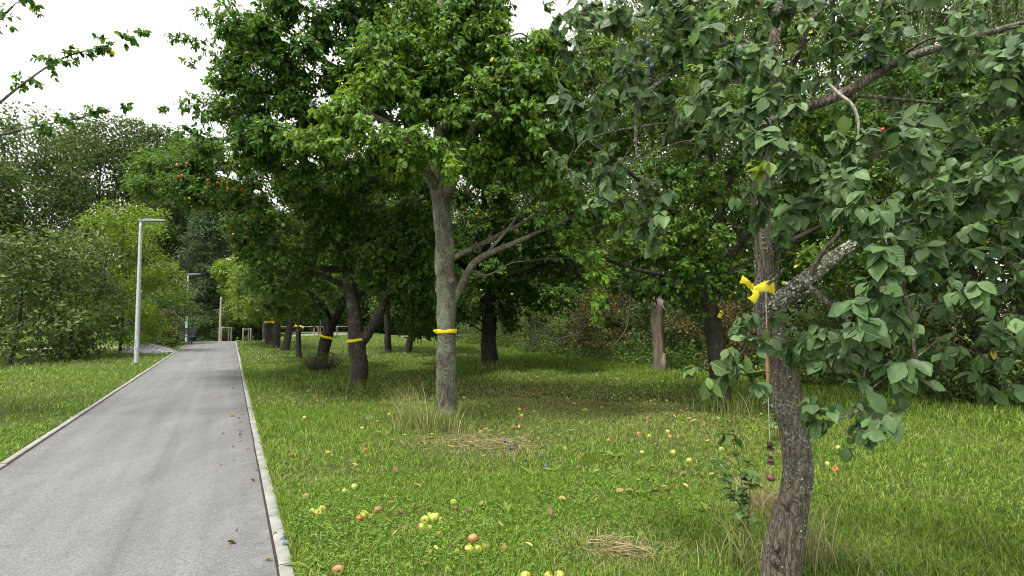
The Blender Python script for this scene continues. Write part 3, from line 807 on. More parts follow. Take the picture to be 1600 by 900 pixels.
    blobs = [  # px, py, depth offset, radius px, twigs, tone
        (905, 35, 0.1, 45, 6, 0), (950, 20, -0.1, 55, 9, 0), (1000, 60, 0.0, 50, 8, 0), (905, 95, 0.2, 40, 6, 0), (960, 115, 0.0, 42, 7, 0), (1060, 15, 0.1, 55, 8, 0),
        (1115, 25, -0.2, 50, 8, 0.1), (1125, 95, -0.4, 52, 10, 0), (1175, 130, -0.4, 48, 9, 0), (1090, 140, -0.2, 40, 6, 0), (1092, 105, -0.5, 18, 1, 0.7), (1180, 60, 0.2, 40, 5, 0),
        (1015, 180, 0.2, 40, 4, 0), (882, 258, 0.3, 26, 5, 0), (960, 255, 0.2, 38, 6, 0), (940, 300, 0.3, 36, 5, 0), (1010, 330, 0.1, 42, 8, 0), (1030, 290, 0.2, 35, 4, 0), (975, 335, 0.2, 30, 4, 0.2),
        (1160, 200, -0.5, 42, 7, 0), (1110, 235, 0.0, 30, 4, 0), (1200, 225, -0.7, 40, 6, 0), (1188, 262, -0.75, 20, 1.4, 0.8), (1240, 235, -0.6, 40, 7, 0), (1265, 305, -0.5, 45, 7, 0), (1215, 345, -0.3, 30, 3, 0), (1290, 285, -0.5, 40, 6, 0),
        (1345, 300, -0.7, 52, 10, 0), (1385, 235, -0.6, 45, 7, 0), (1330, 245, -0.5, 40, 5, 0.1), (1385, 350, -0.7, 42, 7, 0), (1375, 425, -0.8, 48, 8, 0), (1345, 475, -0.7, 45, 8, 0), (1395, 500, -0.7, 46, 8, 0),
        (1290, 535, -0.6, 45, 9, 0), (1335, 560, -0.7, 45, 9, 0), (1385, 590, -0.8, 46, 8, 0), (1255, 520, -0.4, 34, 5, 0), (1345, 640, -0.8, 42, 7, 0), (1295, 655, -0.8, 32, 4, 0), (1330, 685, -0.85, 26, 3, 0), (1395, 650, -0.8, 30, 3, 0),
        (1182, 492, -0.35, 30, 4, 0), (1160, 500, -0.35, 22, 2, 0), (1130, 565, -0.5, 32, 6, 0.1), (1155, 595, -0.5, 34, 6, 0), (1100, 572, -0.55, 28, 4, 0.25), (1180, 545, -0.4, 26, 4, 0), (1230, 505, -0.3, 26, 3, 0),
        (1250, 15, 0.1, 45, 5, 0), (1300, 15, 0.1, 45, 5, 0), (1380, 15, -0.1, 48, 6, 0.1), (1345, 65, 0, 36, 2, 0.5), (1390, 80, -0.1, 42, 5, 0), (1270, 60, 0, 30, 3, 0.2), (1320, 195, 0.2, 30, 2, 0.2), (1060, 60, 0.0, 40, 4, 0), (1205, 150, -0.35, 42, 7, 0), (1235, 185, -0.5, 36, 5, 0), (1190, 300, -0.4, 34, 5, 0), (1055, 100, 0.1, 44, 6, 0), (1010, 120, 0.2, 44, 6, 0), (900, 160, 0.3, 40, 6, 0), (940, 190, 0.3, 40, 5, 0), (1060, 210, 0.2, 40, 5, 0), (1130, 180, 0.1, 40, 5, 0), (1300, 110, 0.1, 44, 5, 0), (1150, -20, 0.2, 60, 7, 0), (1030, -40, 0.2, 70, 8, 0), (930, -50, 0.2, 70, 8, 0), (1300, -60, 0.2, 80, 8, 0), (1400, -50, 0.1, 70, 7, 0)]
    blobs += [(1420, 345, -0.45, 42, 7, 0), (1470, 310, -0.45, 45, 8, 0), (1525, 300, -0.4, 45, 8, 0), (1580, 330, -0.4, 45, 7, 0), (1440, 395, -0.5, 42, 7, 0), (1500, 370, -0.45, 42, 7, 0), (1345, 365, -0.5, 32, 4, 0)]
    for k in range(34):
        blobs.append((rng.uniform(1425, 1680), rng.uniform(-60, 600), rng.uniform(-0.7, 0.6), rng.uniform(38, 58), 7, 0.0))
    for x, y, dd, r, n, tone in blobs:
        dep = D + dd; c = P(x, y, dep); rr = r * dep / F
        st = branch_to(tb, skel, c, 0.012, 0.06, 6, 0.1)
        tot = n * (2.2 if y < 340 else 1.4) * (0.55 if x < 1195 and y > 480 else 1.0)
        for sub in range(3):
            cc = c + rng.uniform(-0.75, 0.75, 3) * rr; q1 = rng.uniform(0.72, 1.22)
            ax_ = rng.uniform(0.45, 1.0, 3) * rr
            cr.spray(st * 0.4 + c * 0.6, cc, ax_ * [1, 1, 1.1], max(1, int(tot / 3 + 0.5)), int(rng.integers(5, 10)), 0.082 * q1, 0.056 * q1 * rng.uniform(0.85, 1.1), tone, droop=rng.uniform(0.5, 1.3), tw=0.0016, fold=rng.uniform(0.08, 0.26), shell=0.6)
    finish_tree(root, base, tb, cr, M_BARKFG, M_FGLEAF)
    lich.build('limb', M_BARKLICH, root, base, smooth=True)
    pale.build('dead_twig', M_TWIGPALE, root, base, smooth=True)
    m_l = leaf_mat('lichen_flake', (0.22, 0.24, 0.19), (0.34, 0.36, 0.30), (0.48, 0.5, 0.44), (0.3, 0.3, 0.2), 0.0, 0.9, 0.1, 0.05)
    fl.build('lichen', m_l, root, base, tone=True)
    for x, y, dd in ((1366, 62, -0.1), (1372, 68, -0.1), (1395, 55, -0.1), (1352, 90, -0.1), (1037, 22, -0.1), (1012, 94, -0.2), (1018, 103, -0.2), (1386, 57, -0.05), (1360, 48, 0), (1012, 70, -0.15)):
        put(PLUM_ME, 'plum', P(x, y, D + dd) - base, None, 0.8, root)
    return root, base, D, skel
FG_ROOT, FG_BASE, FG_D, FG_SKEL = foreground_plum()

rng = np.random.default_rng(101)
# ================================================================== TREE: plum with the yellow band
def middle_plum():
    base = G(697, 648); D = base[1]
    root = empty('plum_tree', base, 'tall plum tree with straight grey trunk and bright green crown beside dry grass', 'tree', 'plum trees in the orchard')
    tb = MB(); sc = D / F; skel = []
    def pp(l): return [P(x, y, D + dd) for x, y, dd, w in l], [w * 0.5 * sc for x, y, dd, w in l]
    for l, sd, n in (([(697, 662, 0, 44), (697, 645, 0, 34), (698, 620, 0, 31), (697, 570, 0, 30), (697, 519, 0, 29), (698, 480, 0, 29), (697, 447, 0, 34), (695, 425, 0, 29), (694, 380, 0, 28), (690, 330, 0, 27), (688, 296, 0, 30), (687, 250, 0, 25), (690, 200, 0.1, 22), (699, 150, 0.1, 20), (692, 70, 0.1, 15), (688, -40, 0.1, 11), (690, -160, 0, 6)], 24, 120),
                  ([(693, 310, 0, 22), (708, 280, -0.2, 17), (724, 238, -0.4, 14), (746, 190, -0.6, 12), (770, 130, -0.7, 9), (790, 60, -0.8, 6)], 12, 36),
                  ([(685, 300, 0, 20), (668, 270, -0.3, 15), (640, 225, -0.7, 12), (600, 190, -1.1, 9), (550, 170, -1.4, 6)], 12, 30),
                  ([(684, 296, 0.1, 22), (655, 250, 0.5, 17), (600, 180, 1.0, 14), (530, 110, 1.4, 11), (450, 70, 1.7, 8), (380, 50, 1.9, 5)], 12, 36),
                  ([(690, 205, 0.1, 14), (640, 130, 0.3, 12), (580, 60, 0.6, 9), (520, -20, 0.9, 6)], 10, 30),
                  ([(697, 150, 0.1, 13), (740, 80, 0.3, 10), (770, 0, 0.4, 7), (780, -80, 0.5, 5)], 10, 24),
                  ([(705, 470, 0, 20), (718, 450, -0.05, 14), (728, 432, -0.1, 12), (740, 412, -0.15, 11), (765, 396, -0.2, 10), (800, 381, -0.2, 8), (840, 363, -0.2, 6), (885, 343, -0.3, 7), (930, 320, -0.4, 5)], 14, 50),
                  ([(700, 408, 0.1, 12), (722, 396, 0.2, 9), (760, 378, 0.3, 8), (810, 352, 0.35, 6), (860, 322, 0.35, 4), (900, 295, 0.3, 5)], 12, 40),
                  ([(760, 396, -0.2, 5), (800, 350, -0.1, 4), (830, 300, 0, 3)], 6, 14), ([(735, 420, -0.1, 4), (760, 430, -0.2, 3), (800, 410, -0.3, 2)], 6, 12),
                  ([(600, 180, 1.0, 9), (520, 190, 1.2, 7), (440, 200, 1.4, 5), (380, 190, 1.5, 3)], 8, 20)):
        p_, r_ = pp(l); skel.append(limb(tb, p_, r_, sd, n, 0.08))
    # pruned branch collar on the knob
    p_, r_ = pp([(704, 440, -0.12, 12), (705, 438, -0.16, 10), (705, 437, -0.175, 4)]); limb(tb, p_, r_, 12, 8, 0.05)
    cr = Crown('mid')
    L, W = 0.102, 0.058
    dark = fill_poly([(395, -150), (345, -20), (352, 60), (345, 140), (335, 195), (345, 250), (430, 262), (500, 245), (560, 215), (600, 150), (700, 130), (770, 60), (765, -150)], 120, D + 0.2, D + 2.4, 0.34)
    mid = fill_poly([(560, 90), (620, 40), (760, -100), (775, 30), (800, 75), (850, 65), (895, 110), (900, 215), (850, 265), (770, 260), (720, 200), (640, 180)], 74, D - 1.2, D + 0.6, 0.34)
    dark += [P(x, y, D + dd) for x, y, dd in ((440, 95, 0.6), (465, 130, 0.9), (480, 75, 0.5), (450, 165, 0.7), (485, 180, 0.9), (515, 120, 0.8), (430, 215, 0.8), (470, 235, 1.0), (515, 235, 0.9), (540, 190, 1.1), (410, 60, 0.7), (500, 30, 0.6), (550, 70, 0.9), (440, 20, 0.8), (400, 140, 0.9), (380, 215, 0.9), (555, 255, 0.8), (600, 240, 0.9), (530, 270, 1.2), (470, 275, 1.2))]
    for c in dark:
        st = branch_to(tb, skel, c, 0.03, 0.1); r = rng.uniform(0.34, 0.56)
        cr.spray(st, c, (r, r, r * 0.8), 70, 11, L, W, 0.0, droop=0.6, tw=0.0025)
    for c in mid:
        st = branch_to(tb, skel, c, 0.03, 0.1); r = rng.uniform(0.32, 0.5)
        cr.spray(st, c, (r, r, r * 0.75), 60, 11, L, W, rng.choice([0.0, 0.12, 0.3]), droop=0.8, tw=0.0025)
    for x, y, dd, r, n, tone in ((480, 215, -1.5, 34, 16, 0.3), (510, 185, -1.5, 36, 18, 0.4), (545, 160, -1.5, 40, 22, 0.45), (575, 130, -1.4, 42, 22, 0.4), (610, 120, -1.3, 42, 22, 0.25), (560, 200, -1.6, 40, 18, 0.35), (520, 225, -1.6, 32, 14, 0.3), (600, 215, -1.7, 36, 16, 0.25),
                              (640, 250, -1.6, 36, 18, 0.3), (680, 235, -1.6, 38, 18, 0.2), (700, 262, -1.7, 28, 13, 0.75), (655, 215, -1.7, 34, 14, 0.2), (650, 160, -1.2, 40, 18, 0.1), (700, 115, -1.1, 42, 18, 0.15), (745, 140, -1.3, 42, 20, 0.2), (800, 130, -1.4, 42, 20, 0.25), (840, 120, -1.4, 40, 18, 0.1), (820, 180, -1.4, 40, 16, 0.2), (770, 185, -1.4, 34, 14, 0.1), (840, 215, -1.4, 34, 12, 0.3),
                              (640, 60, -1.0, 42, 18, 0.15), (585, 60, -0.9, 42, 18, 0.1), (700, 50, -1.0, 42, 18, 0.25), (745, 40, -1.0, 40, 18, 0.4), (780, 85, -1.1, 32, 14, 0.35), (735, 85, -1.0, 32, 12, 0.3), (720, 0, -0.6, 50, 20, 0.2), (650, -10, -0.6, 50, 20, 0.1),
                              (645, 275, -1.2, 28, 10, 0.35), (735, 262, -1.0, 32, 12, 0.1), (785, 255, -0.9, 36, 14, 0.1), (612, 255, -1.3, 30, 12, 0.3), (840, 275, -0.6, 36, 14, 0.15), (885, 300, -0.5, 34, 12, 0.25), (855, 345, -0.4, 24, 6, 0.2), (710, 180, -1.3, 36, 14, 0.15), (940, 430, -0.6, 22, 10, 0.55), (932, 470, -0.6, 20, 10, 0.6), (935, 500, -0.6, 10, 3, 0.7), (920, 400, -0.5, 30, 12, 0.35), (890, 370, -0.4, 34, 14, 0.25), (950, 350, -0.5, 36, 14, 0.2), (905, 330, -0.3, 40, 16, 0.1), (860, 300, 0, 40, 16, 0.05)):
        c = P(x, y, D + dd); rr = r * (D + dd) / F
        st = branch_to(tb, skel, c, 0.02, 0.1)
        cr.spray(st, c, (rr, rr * 1.2, rr * 0.8), int(n * 1.7) + 4, 10, L, W, tone, droop=0.8, tw=0.0022)
    # loose sprays against the sky on the left
    for x, y, rx, ry, n in ((300, 62, 42, 12, 9), (275, 58, 20, 6, 4), (330, 85, 30, 18, 9), (320, 22, 26, 14, 7), (355, 15, 30, 26, 12), (355, 50, 26, 18, 8), (290, 165, 34, 10, 9), (258, 168, 18, 6, 4), (320, 178, 26, 18, 12), (305, 150, 16, 8, 4), (300, 205, 26, 14, 9), (275, 205, 14, 8, 3), (355, 105, 24, 22, 9), (310, -30, 40, 25, 12), (330, 130, 14, 10, 3), (345, 165, 20, 14, 8), (293, 95, 18, 6, 3), (795, 20, 10, 24, 4), (860, 12, 14, 12, 4), (815, 75, 10, 8, 3)):
        c = P(x, y, D + 1.2); rr = np.array([rx, 20, ry]) * (D + 1.2) / F
        st = branch_to(tb, skel, c, 0.012, 0.05)
        cr.spray(st, c, rr, int(n * 1.6), 9, L * 0.95, W * 0.9, 0.0, droop=0.6, tw=0.0022)
    finish_tree(root, base, tb, cr, M_BARKPLUM, M_PLUM)
    # blue plums in the crown
    for x, y in ((383, 182), (386, 187), (378, 185), (412, 96), (404, 108), (395, 125), (345, 180), (408, 56), (400, 60), (415, 40), (455, 75), (425, 195), (350, 218), (375, 240), (385, 205), (398, 112), (600, 100), (612, 97), (606, 103), (655, 62), (648, 22), (690, 22), (790, 140), (797, 160), (805, 165), (740, 190), (668, 190), (695, 192), (664, 245), (752, 10), (710, 60), (640, 30), (500, 205), (845, 195), (835, 165)):
        put(PLUM_ME, 'plum', P(x, y, D - 1.55 if x > 560 else D + 0.2) - base, None, 1.25, root)
    return root, base, D, skel
PL_ROOT, PL_BASE, PL_D, PL_SKEL = middle_plum()

rng = np.random.default_rng(102)
# ================================================================== apple trees
def orchard_tree(label, limbs, basepx, polys, loose=(), leafL=0.07, bark=M_BARKAPPLE, mat=M_APPLE, kind='mid', fruits=None, rough=0.08, n_tw=70, n_lf=10, cat='tree', name='apple_tree', group='apple trees in the orchard'):
    base = G(*basepx); D = base[1]; sc = D / F
    root = empty(name, base, label, cat, group)
    tb = MB(); skel = []
    for l in limbs:
        skel.append(limb(tb, [P(x, y, D + dd) for x, y, dd, w in l], [w * 0.5 * sc for x, y, dd, w in l], 16 if l is limbs[0] else 10, 12 * len(l), rough))
    cr = Crown(kind)
    for poly, n, d0, d1, mind, r0, r1, tones in polys:
        for c in fill_poly(poly, n, D + d0, D + d1, mind):
            st = branch_to(tb, skel, c, 0.028, 0.1); r = rng.uniform(r0, r1)
            cr.spray(st, c, (r, r, r * 0.75), n_tw, n_lf, leafL, leafL * 0.6, rng.choice(tones), droop=0.55, tw=0.0022 * max(1, D / 12))
    for x, y, dd, r, n, tone in loose:
        c = P(x, y, D + dd); rr = r * (D + dd) / F
        st = branch_to(tb, skel, c, 0.03, 0.1)
        cr.spray(st, c, (rr, rr, rr * 0.8), int(n * 2.2), n_lf, leafL, leafL * 0.6, tone, droop=0.55, tw=0.0025)
    finish_tree(root, base, tb, cr, bark, mat)
    for me, px, py, dd, s in fruits or ():
        put(AP[me], 'apple', P(px, py, D + dd) - base, None, s, root)
    return root, base, D, cr, skel

# 1: forked apple with a yellow band, left of the plum
A1 = orchard_tree('forked dark apple tree with yellow band and spreading dark crown left of the plum tree',
    [[(559, 615, 0, 36), (560, 602, 0, 28), (560, 570, 0, 26), (558, 535, 0, 27), (554, 500, 0.0, 22), (549, 460, 0, 19), (544, 420, 0, 19), (540, 395, 0.1, 16), (548, 330, 0.2, 11), (555, 260, 0.3, 7)],
     [(562, 540, 0, 16), (575, 520, -0.1, 16), (590, 495, -0.3, 15), (602, 468, -0.5, 12), (620, 430, -0.7, 9), (650, 390, -0.9, 6)],
     [(552, 470, 0, 9), (570, 455, 0.3, 8), (590, 440, 0.6, 7), (620, 420, 0.9, 5)],
     [(543, 418, 0, 14), (515, 420, -0.3, 11), (485, 412, -0.6, 9), (450, 400, -0.9, 7), (400, 370, -1.2, 5), (350, 330, -1.5, 4)],
     [(548, 455, 0, 11), (525, 440, 0.4, 9), (490, 428, 0.8, 8), (455, 430, 1.1, 6), (420, 440, 1.3, 4)],
     [(540, 400, 0.1, 9), (500, 350, 0.3, 6), (450, 300, 0.5, 4), (390, 270, 0.5, 3), (310, 265, 0.3, 2)],
     [(541, 400, 0.1, 12), (590, 360, 0.3, 9), (640, 320, 0.4, 7), (690, 300, 0.6, 5)]], (560, 603),
    [([(215, 255), (290, 225), (380, 235), (470, 265), (560, 270), (640, 265), (690, 300), (690, 460), (660, 500), (610, 455), (580, 430), (540, 410), (490, 435), (410, 455), (385, 390), (370, 330), (300, 310), (215, 300)], 175, -1.7, 2.3, 0.38, 0.38, 0.62, [0.0, 0.0, 0.0, 0.15]),
     ([(600, 430), (680, 400), (685, 500), (650, 520), (620, 500)], 14, 0.5, 2.5, 0.4, 0.35, 0.5, [0.0])],
    [(232, 258, -0.3, 26, 18, 0), (265, 262, -0.4, 30, 22, 0), (295, 268, -0.4, 30, 22, 0), (225, 285, -0.2, 24, 14, 0), (255, 295, -0.3, 26, 16, 0), (300, 300, -0.3, 26, 16, 0), (330, 285, -0.4, 30, 20, 0), (345, 320, -0.4, 24, 14, 0), (330, 225, 0, 34, 20, 0), (290, 235, 0, 26, 14, 0), (370, 350, -0.5, 26, 16, 0), (385, 395, -0.3, 26, 16, 0), (410, 440, 0.6, 22, 12, 0), (445, 465, 1.0, 22, 12, 0.1)],
    0.088, M_BARKAPPLE, fruits=[('red', 277, 258, -1.65, 0.96), ('red', 278, 277, -1.65, 1.04), ('red', 284, 275, -1.65, 0.96), ('red', 325, 282, -1.65, 0.96), ('red', 349, 278, -1.65, 0.88), ('red', 356, 286, -1.65, 0.96), ('red', 340, 286, -1.65, 0.88), ('red', 356, 295, -1.65, 0.88), ('red', 378, 297, -1.65, 0.80), ('red', 395, 337, -1.65, 0.96), ('red', 383, 345, -1.65, 1.04), ('red', 388, 370, -1.65, 0.96), ('red', 365, 367, -1.65, 0.96), ('red', 398, 338, -1.65, 0.88), ('green', 443, 352, -1.7, 1.2), ('green', 421, 405, -1.2, 1.3), ('green', 406, 410, -1.3, 1.1), ('red', 292, 256, -1.65, 0.88)])
# 2: second-row apple, right, low trunk in shade
A2 = orchard_tree('dark apple tree with broad leafy crown rising behind the foreground plum trunk',
    [[(1128, 648, 0, 44), (1127, 632, 0, 33), (1125, 590, 0, 29), (1118, 540, 0, 27), (1110, 490, 0, 26), (1104, 440, 0, 24), (1100, 390, 0, 20), (1095, 320, 0.2, 13), (1090, 240, 0.3, 8)],
     [(1108, 480, 0, 12), (1085, 450, -0.3, 9), (1040, 432, -0.6, 7), (990, 420, -0.8, 5), (930, 400, -0.9, 5)],
     [(1110, 480, 0, 17), (1128, 440, 0.3, 14), (1150, 390, 0.7, 11), (1200, 330, 1.0, 8), (1280, 260, 1.2, 5)],
     [(1101, 400, 0, 14), (1070, 350, -0.3, 11), (1020, 300, -0.6, 8), (960, 250, -0.8, 6), (900, 210, -0.8, 4)],
     [(1104, 440, 0, 14), (1160, 420, -0.4, 11), (1230, 380, -0.6, 8), (1330, 330, -0.6, 5)],
     [(1100, 400, 0, 14), (1130, 320, 0.4, 10), (1160, 220, 0.6, 8), (1180, 120, 0.6, 5)]], (1126, 638),
    [([(880, 110), (930, 40), (1100, 10), (1250, 20), (1420, 60), (1600, 150), (1600, 400), (1400, 430), (1280, 430), (1180, 440), (1100, 400), (1000, 400), (930, 370), (880, 300), (860, 220)], 190, -1.2, 2.3, 0.36, 0.36, 0.54, [0.0, 0.0, 0.15, 0.3, 0.45]),
     ([(960, 380), (1090, 400), (1100, 470), (1000, 460), (950, 430)], 14, 0.2, 2.6, 0.38, 0.3, 0.45, [0.0])],
    [(1060, 440, -1.0, 34, 14, 0), (1110, 450, -0.9, 34, 14, 0), (1150, 460, -0.9, 34, 14, 0), (1090, 490, -0.6, 26, 8, 0), (1020, 450, -0.8, 30, 12, 0), (1075, 410, -1.1, 34, 14, 0.1), (1135, 420, -1.0, 34, 14, 0.1), (1180, 480, -0.7, 26, 8, 0), (1030, 380, -1.2, 34, 16, 0.35), (1080, 350, -1.2, 36, 18, 0.4), (1120, 370, -1.2, 34, 16, 0.35), (980, 385, -1.1, 34, 16, 0.2), (1060, 300, -1.2, 36, 18, 0.3), (1100, 270, -1.1, 36, 16, 0.25), (1020, 260, -1.1, 36, 14, 0.2)],
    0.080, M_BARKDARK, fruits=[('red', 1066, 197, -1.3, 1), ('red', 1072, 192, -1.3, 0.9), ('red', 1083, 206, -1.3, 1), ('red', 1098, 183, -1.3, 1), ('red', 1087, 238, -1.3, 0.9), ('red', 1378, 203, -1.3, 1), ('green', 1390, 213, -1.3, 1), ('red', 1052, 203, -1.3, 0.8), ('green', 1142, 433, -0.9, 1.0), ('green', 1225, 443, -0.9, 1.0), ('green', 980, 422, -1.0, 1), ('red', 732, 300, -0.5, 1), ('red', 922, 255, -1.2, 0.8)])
# 3: second-row apple in the middle
A3 = orchard_tree('thick dark apple tree with low shady crown standing between the banded plum and the stump',
    [[(765, 582, 0, 42), (765, 570, 0, 27), (764, 540, 0, 24), (764, 500, 0, 23), (762, 455, 0, 21), (760, 410, 0, 17), (758, 350, 0.2, 11), (756, 280, 0.3, 7)],
     [(763, 470, 0, 13), (790, 440, -0.5, 11), (840, 415, -1, 9), (900, 400, -1.3, 6)], [(762, 450, 0, 13), (730, 420, -0.4, 10), (690, 390, -0.8, 8), (650, 360, -1, 5)],
     [(760, 410, 0, 12), (800, 350, 0.5, 9), (850, 300, 1, 6)], [(763, 480, 0, 9), (778, 450, 0.5, 8), (800, 400, 1.2, 6)]], (765, 573),
    [([(620, 230), (680, 170), (800, 170), (880, 190), (915, 280), (910, 400), (890, 480), (850, 490), (800, 505), (720, 495), (670, 515), (640, 460)], 140, -2.5, 2.8, 0.65, 0.5, 0.85, [0.0])],
    [(960, 440, -1.6, 30, 14, 0), (1000, 445, -1.6, 28, 12, 0), (1035, 452, -1.4, 26, 12, 0), (1050, 480, -1.0, 16, 5, 0), (1010, 478, -1.2, 14, 4, 0), (690, 520, 0, 24, 18, 0), (655, 500, -0.5, 28, 20, 0), (830, 480, -0.8, 30, 20, 0), (800, 505, 0, 22, 16, 0), (735, 490, -0.5, 26, 18, 0)],
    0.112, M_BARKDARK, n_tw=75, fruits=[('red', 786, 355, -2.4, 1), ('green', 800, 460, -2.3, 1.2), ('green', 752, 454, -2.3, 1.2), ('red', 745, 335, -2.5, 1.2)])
# 4: leaning one
A4 = orchard_tree('leaning apple tree with yellow band and a ring of root suckers at its foot',
    [[(496, 585, 0, 34), (500, 570, 0, 20), (506, 545, 0, 18), (512, 522, 0, 17), (519, 505, 0, 15), (530, 488, 0, 11), (540, 470, 0, 8), (555, 430, 0, 6)],
     [(514, 520, 0, 11), (508, 505, 0, 9), (502, 490, 0.2, 8), (496, 460, 0.4, 6), (490, 420, 0.6, 4)], [(519, 505, 0, 8), (500, 470, -0.5, 6), (460, 440, -0.8, 4)]], (500, 575),
    [([(400, 400), (470, 380), (560, 390), (570, 440), (540, 470), (480, 490), (420, 480), (390, 450)], 32, -2.0, 2.0, 0.65, 0.5, 0.75, [0.0, 0.1, 0.3])], [],
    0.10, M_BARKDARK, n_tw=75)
# 5-9: further trunks of the row, each with its own crown
row = [('slim straight apple trunk fifth in the row of trees along the path', (467, 560), [[(467, 565, 0, 16), (467, 555, 0, 9), (466, 530, 0, 8), (468, 505, 0, 7), (470, 480, 0, 6), (472, 440, 0, 4)], [(467, 510, 0, 5), (460, 495, -0.3, 4), (450, 470, -0.5, 3)]], [(400, 420), (470, 400), (520, 430), (510, 480), (450, 500), (400, 480)], 16, M_APPLE),
       ('leaning dark apple trunk sixth in the row of trees along the path', (446, 549), [[(443, 553, 0, 18), (446, 545, 0, 12), (450, 525, 0, 11), (454, 505, 0, 10), (458, 480, 0, 7), (460, 440, 0, 5)]], [(390, 420), (440, 400), (480, 430), (470, 480), (420, 495), (385, 470)], 14, M_BRIGHT),
       ('stout apple trunk seventh in the row of trees along the path', (432, 543), [[(432, 547, 0, 16), (432, 540, 0, 11), (433, 520, 0, 10), (434, 500, 0, 9), (434, 470, 0, 7), (430, 440, 0, 4)]], [(375, 430), (430, 400), (460, 440), (440, 480), (400, 490), (370, 470)], 14, M_BRIGHT),
       ('thick pale apple trunk with yellow band, far down the row along the path', (421, 537), [[(421, 540, 0, 18), (421, 534, 0, 13), (421, 515, 0, 12), (420, 495, 0, 10), (418, 460, 0, 7)]], [(360, 430), (410, 410), (440, 440), (420, 480), (385, 490), (355, 470)], 14, M_BRIGHT),
       ('reddish far apple trunk last in the row of trees along the path', (413, 532), [[(413, 535, 0, 9), (413, 530, 0, 6), (413, 515, 0, 6), (413, 490, 0, 5), (411, 460, 0, 3)]], [(370, 450), (405, 430), (430, 450), (410, 480), (380, 490)], 8, M_BRIGHT)]
for lab, bp, lm, poly, n, mt in row:
    Dt = G(*bp)[1]; k = Dt / 22
    orchard_tree(lab, lm, bp, [(poly, n, -1.5, 2.0, 0.5, 0.55 * k, 0.8 * k, [0.0, 0.2])], (), 0.11 * k, M_BARKAPPLE if mt is M_BRIGHT else M_BARKDARK, mt, 'lo', n_tw=70, n_lf=9)
# second row far trunks
orchard_tree('upright dark apple trunk on bright grass left of the banded plum, far row',
    [[(606, 553, 0, 18), (606, 545, 0, 11), (606, 520, 0, 10), (605, 490, 0, 9), (606, 450, 0, 8), (608, 400, 0, 5)], [(606, 480, 0, 6), (590, 450, 0, 5), (570, 410, 0, 3)]], (606, 549),
    [([(540, 330), (620, 310), (680, 340), (680, 430), (630, 470), (560, 450)], 30, -2, 2.5, 0.9, 0.7, 1.0, [0.0])], (), 0.13, M_BARKDARK, kind='lo', n_tw=75)
orchard_tree('leaning dark apple trunk on bright grass just left of the banded plum',
    [[(634, 557, 0, 18), (637, 548, 0, 12), (642, 525, 0, 10), (648, 500, 0, 8), (655, 470, 0, 7), (660, 430, 0, 5)]], (636, 553),
    [([(600, 350), (680, 320), (740, 350), (730, 450), (680, 490), (620, 460)], 30, -2, 2.5, 0.9, 0.7, 1.0, [0.0])], (), 0.13, M_BARKDARK, kind='lo', n_tw=75)

# plum standing just past the left edge, its twigs reach into the view
orchard_tree('leafy plum tree at the top left edge whose twigs reach in over the lawn',
    [[(-160, 675, 0, 36), (-160, 660, 0, 26), (-158, 540, 0, 24), (-162, 430, 0, 22), (-158, 320, 0, 18), (-150, 200, 0, 13), (-140, 60, 0, 9), (-140, -100, 0, 5)],
     [(-160, 340, 0, 9), (-80, 240, -0.2, 6), (0, 160, -0.3, 4), (90, 95, -0.4, 2.5), (170, 70, -0.4, 1.5)], [(-158, 320, 0, 13), (-210, 230, 0.3, 10), (-260, 150, 0.5, 7)],
     [(-152, 230, 0, 8), (-70, 100, 0.2, 5), (20, 10, 0.3, 3)], [(-80, 240, -0.2, 5), (20, 205, -0.3, 3), (120, 185, -0.3, 2), (175, 168, -0.3, 1.2)]], (-160, 661),
    [([(-420, -180), (-220, -180), (-200, 20), (-200, 330), (-420, 330)], 40, -1.2, 0.8, 0.4, 0.34, 0.5, [0.0, 0.15])],
    [(40, 125, -0.3, 26, 4, 0), (80, 100, -0.4, 26, 5, 0), (125, 85, -0.4, 24, 5, 0), (165, 70, -0.4, 24, 5, 0), (200, 58, -0.4, 20, 4, 0), (225, 50, -0.4, 10, 2, 0), (60, 195, -0.3, 24, 4, 0), (110, 187, -0.3, 22, 4, 0), (155, 172, -0.3, 22, 4, 0), (195, 165, -0.3, 12, 2, 0), (0, 30, 0.3, 30, 6, 0), (40, 0, 0.3, 30, 6, 0), (-20, 180, -0.3, 30, 6, 0)],
    0.09, M_BARKPLUM, M_PLUM, n_tw=55, name='plum_tree', group='plum trees in the orchard')

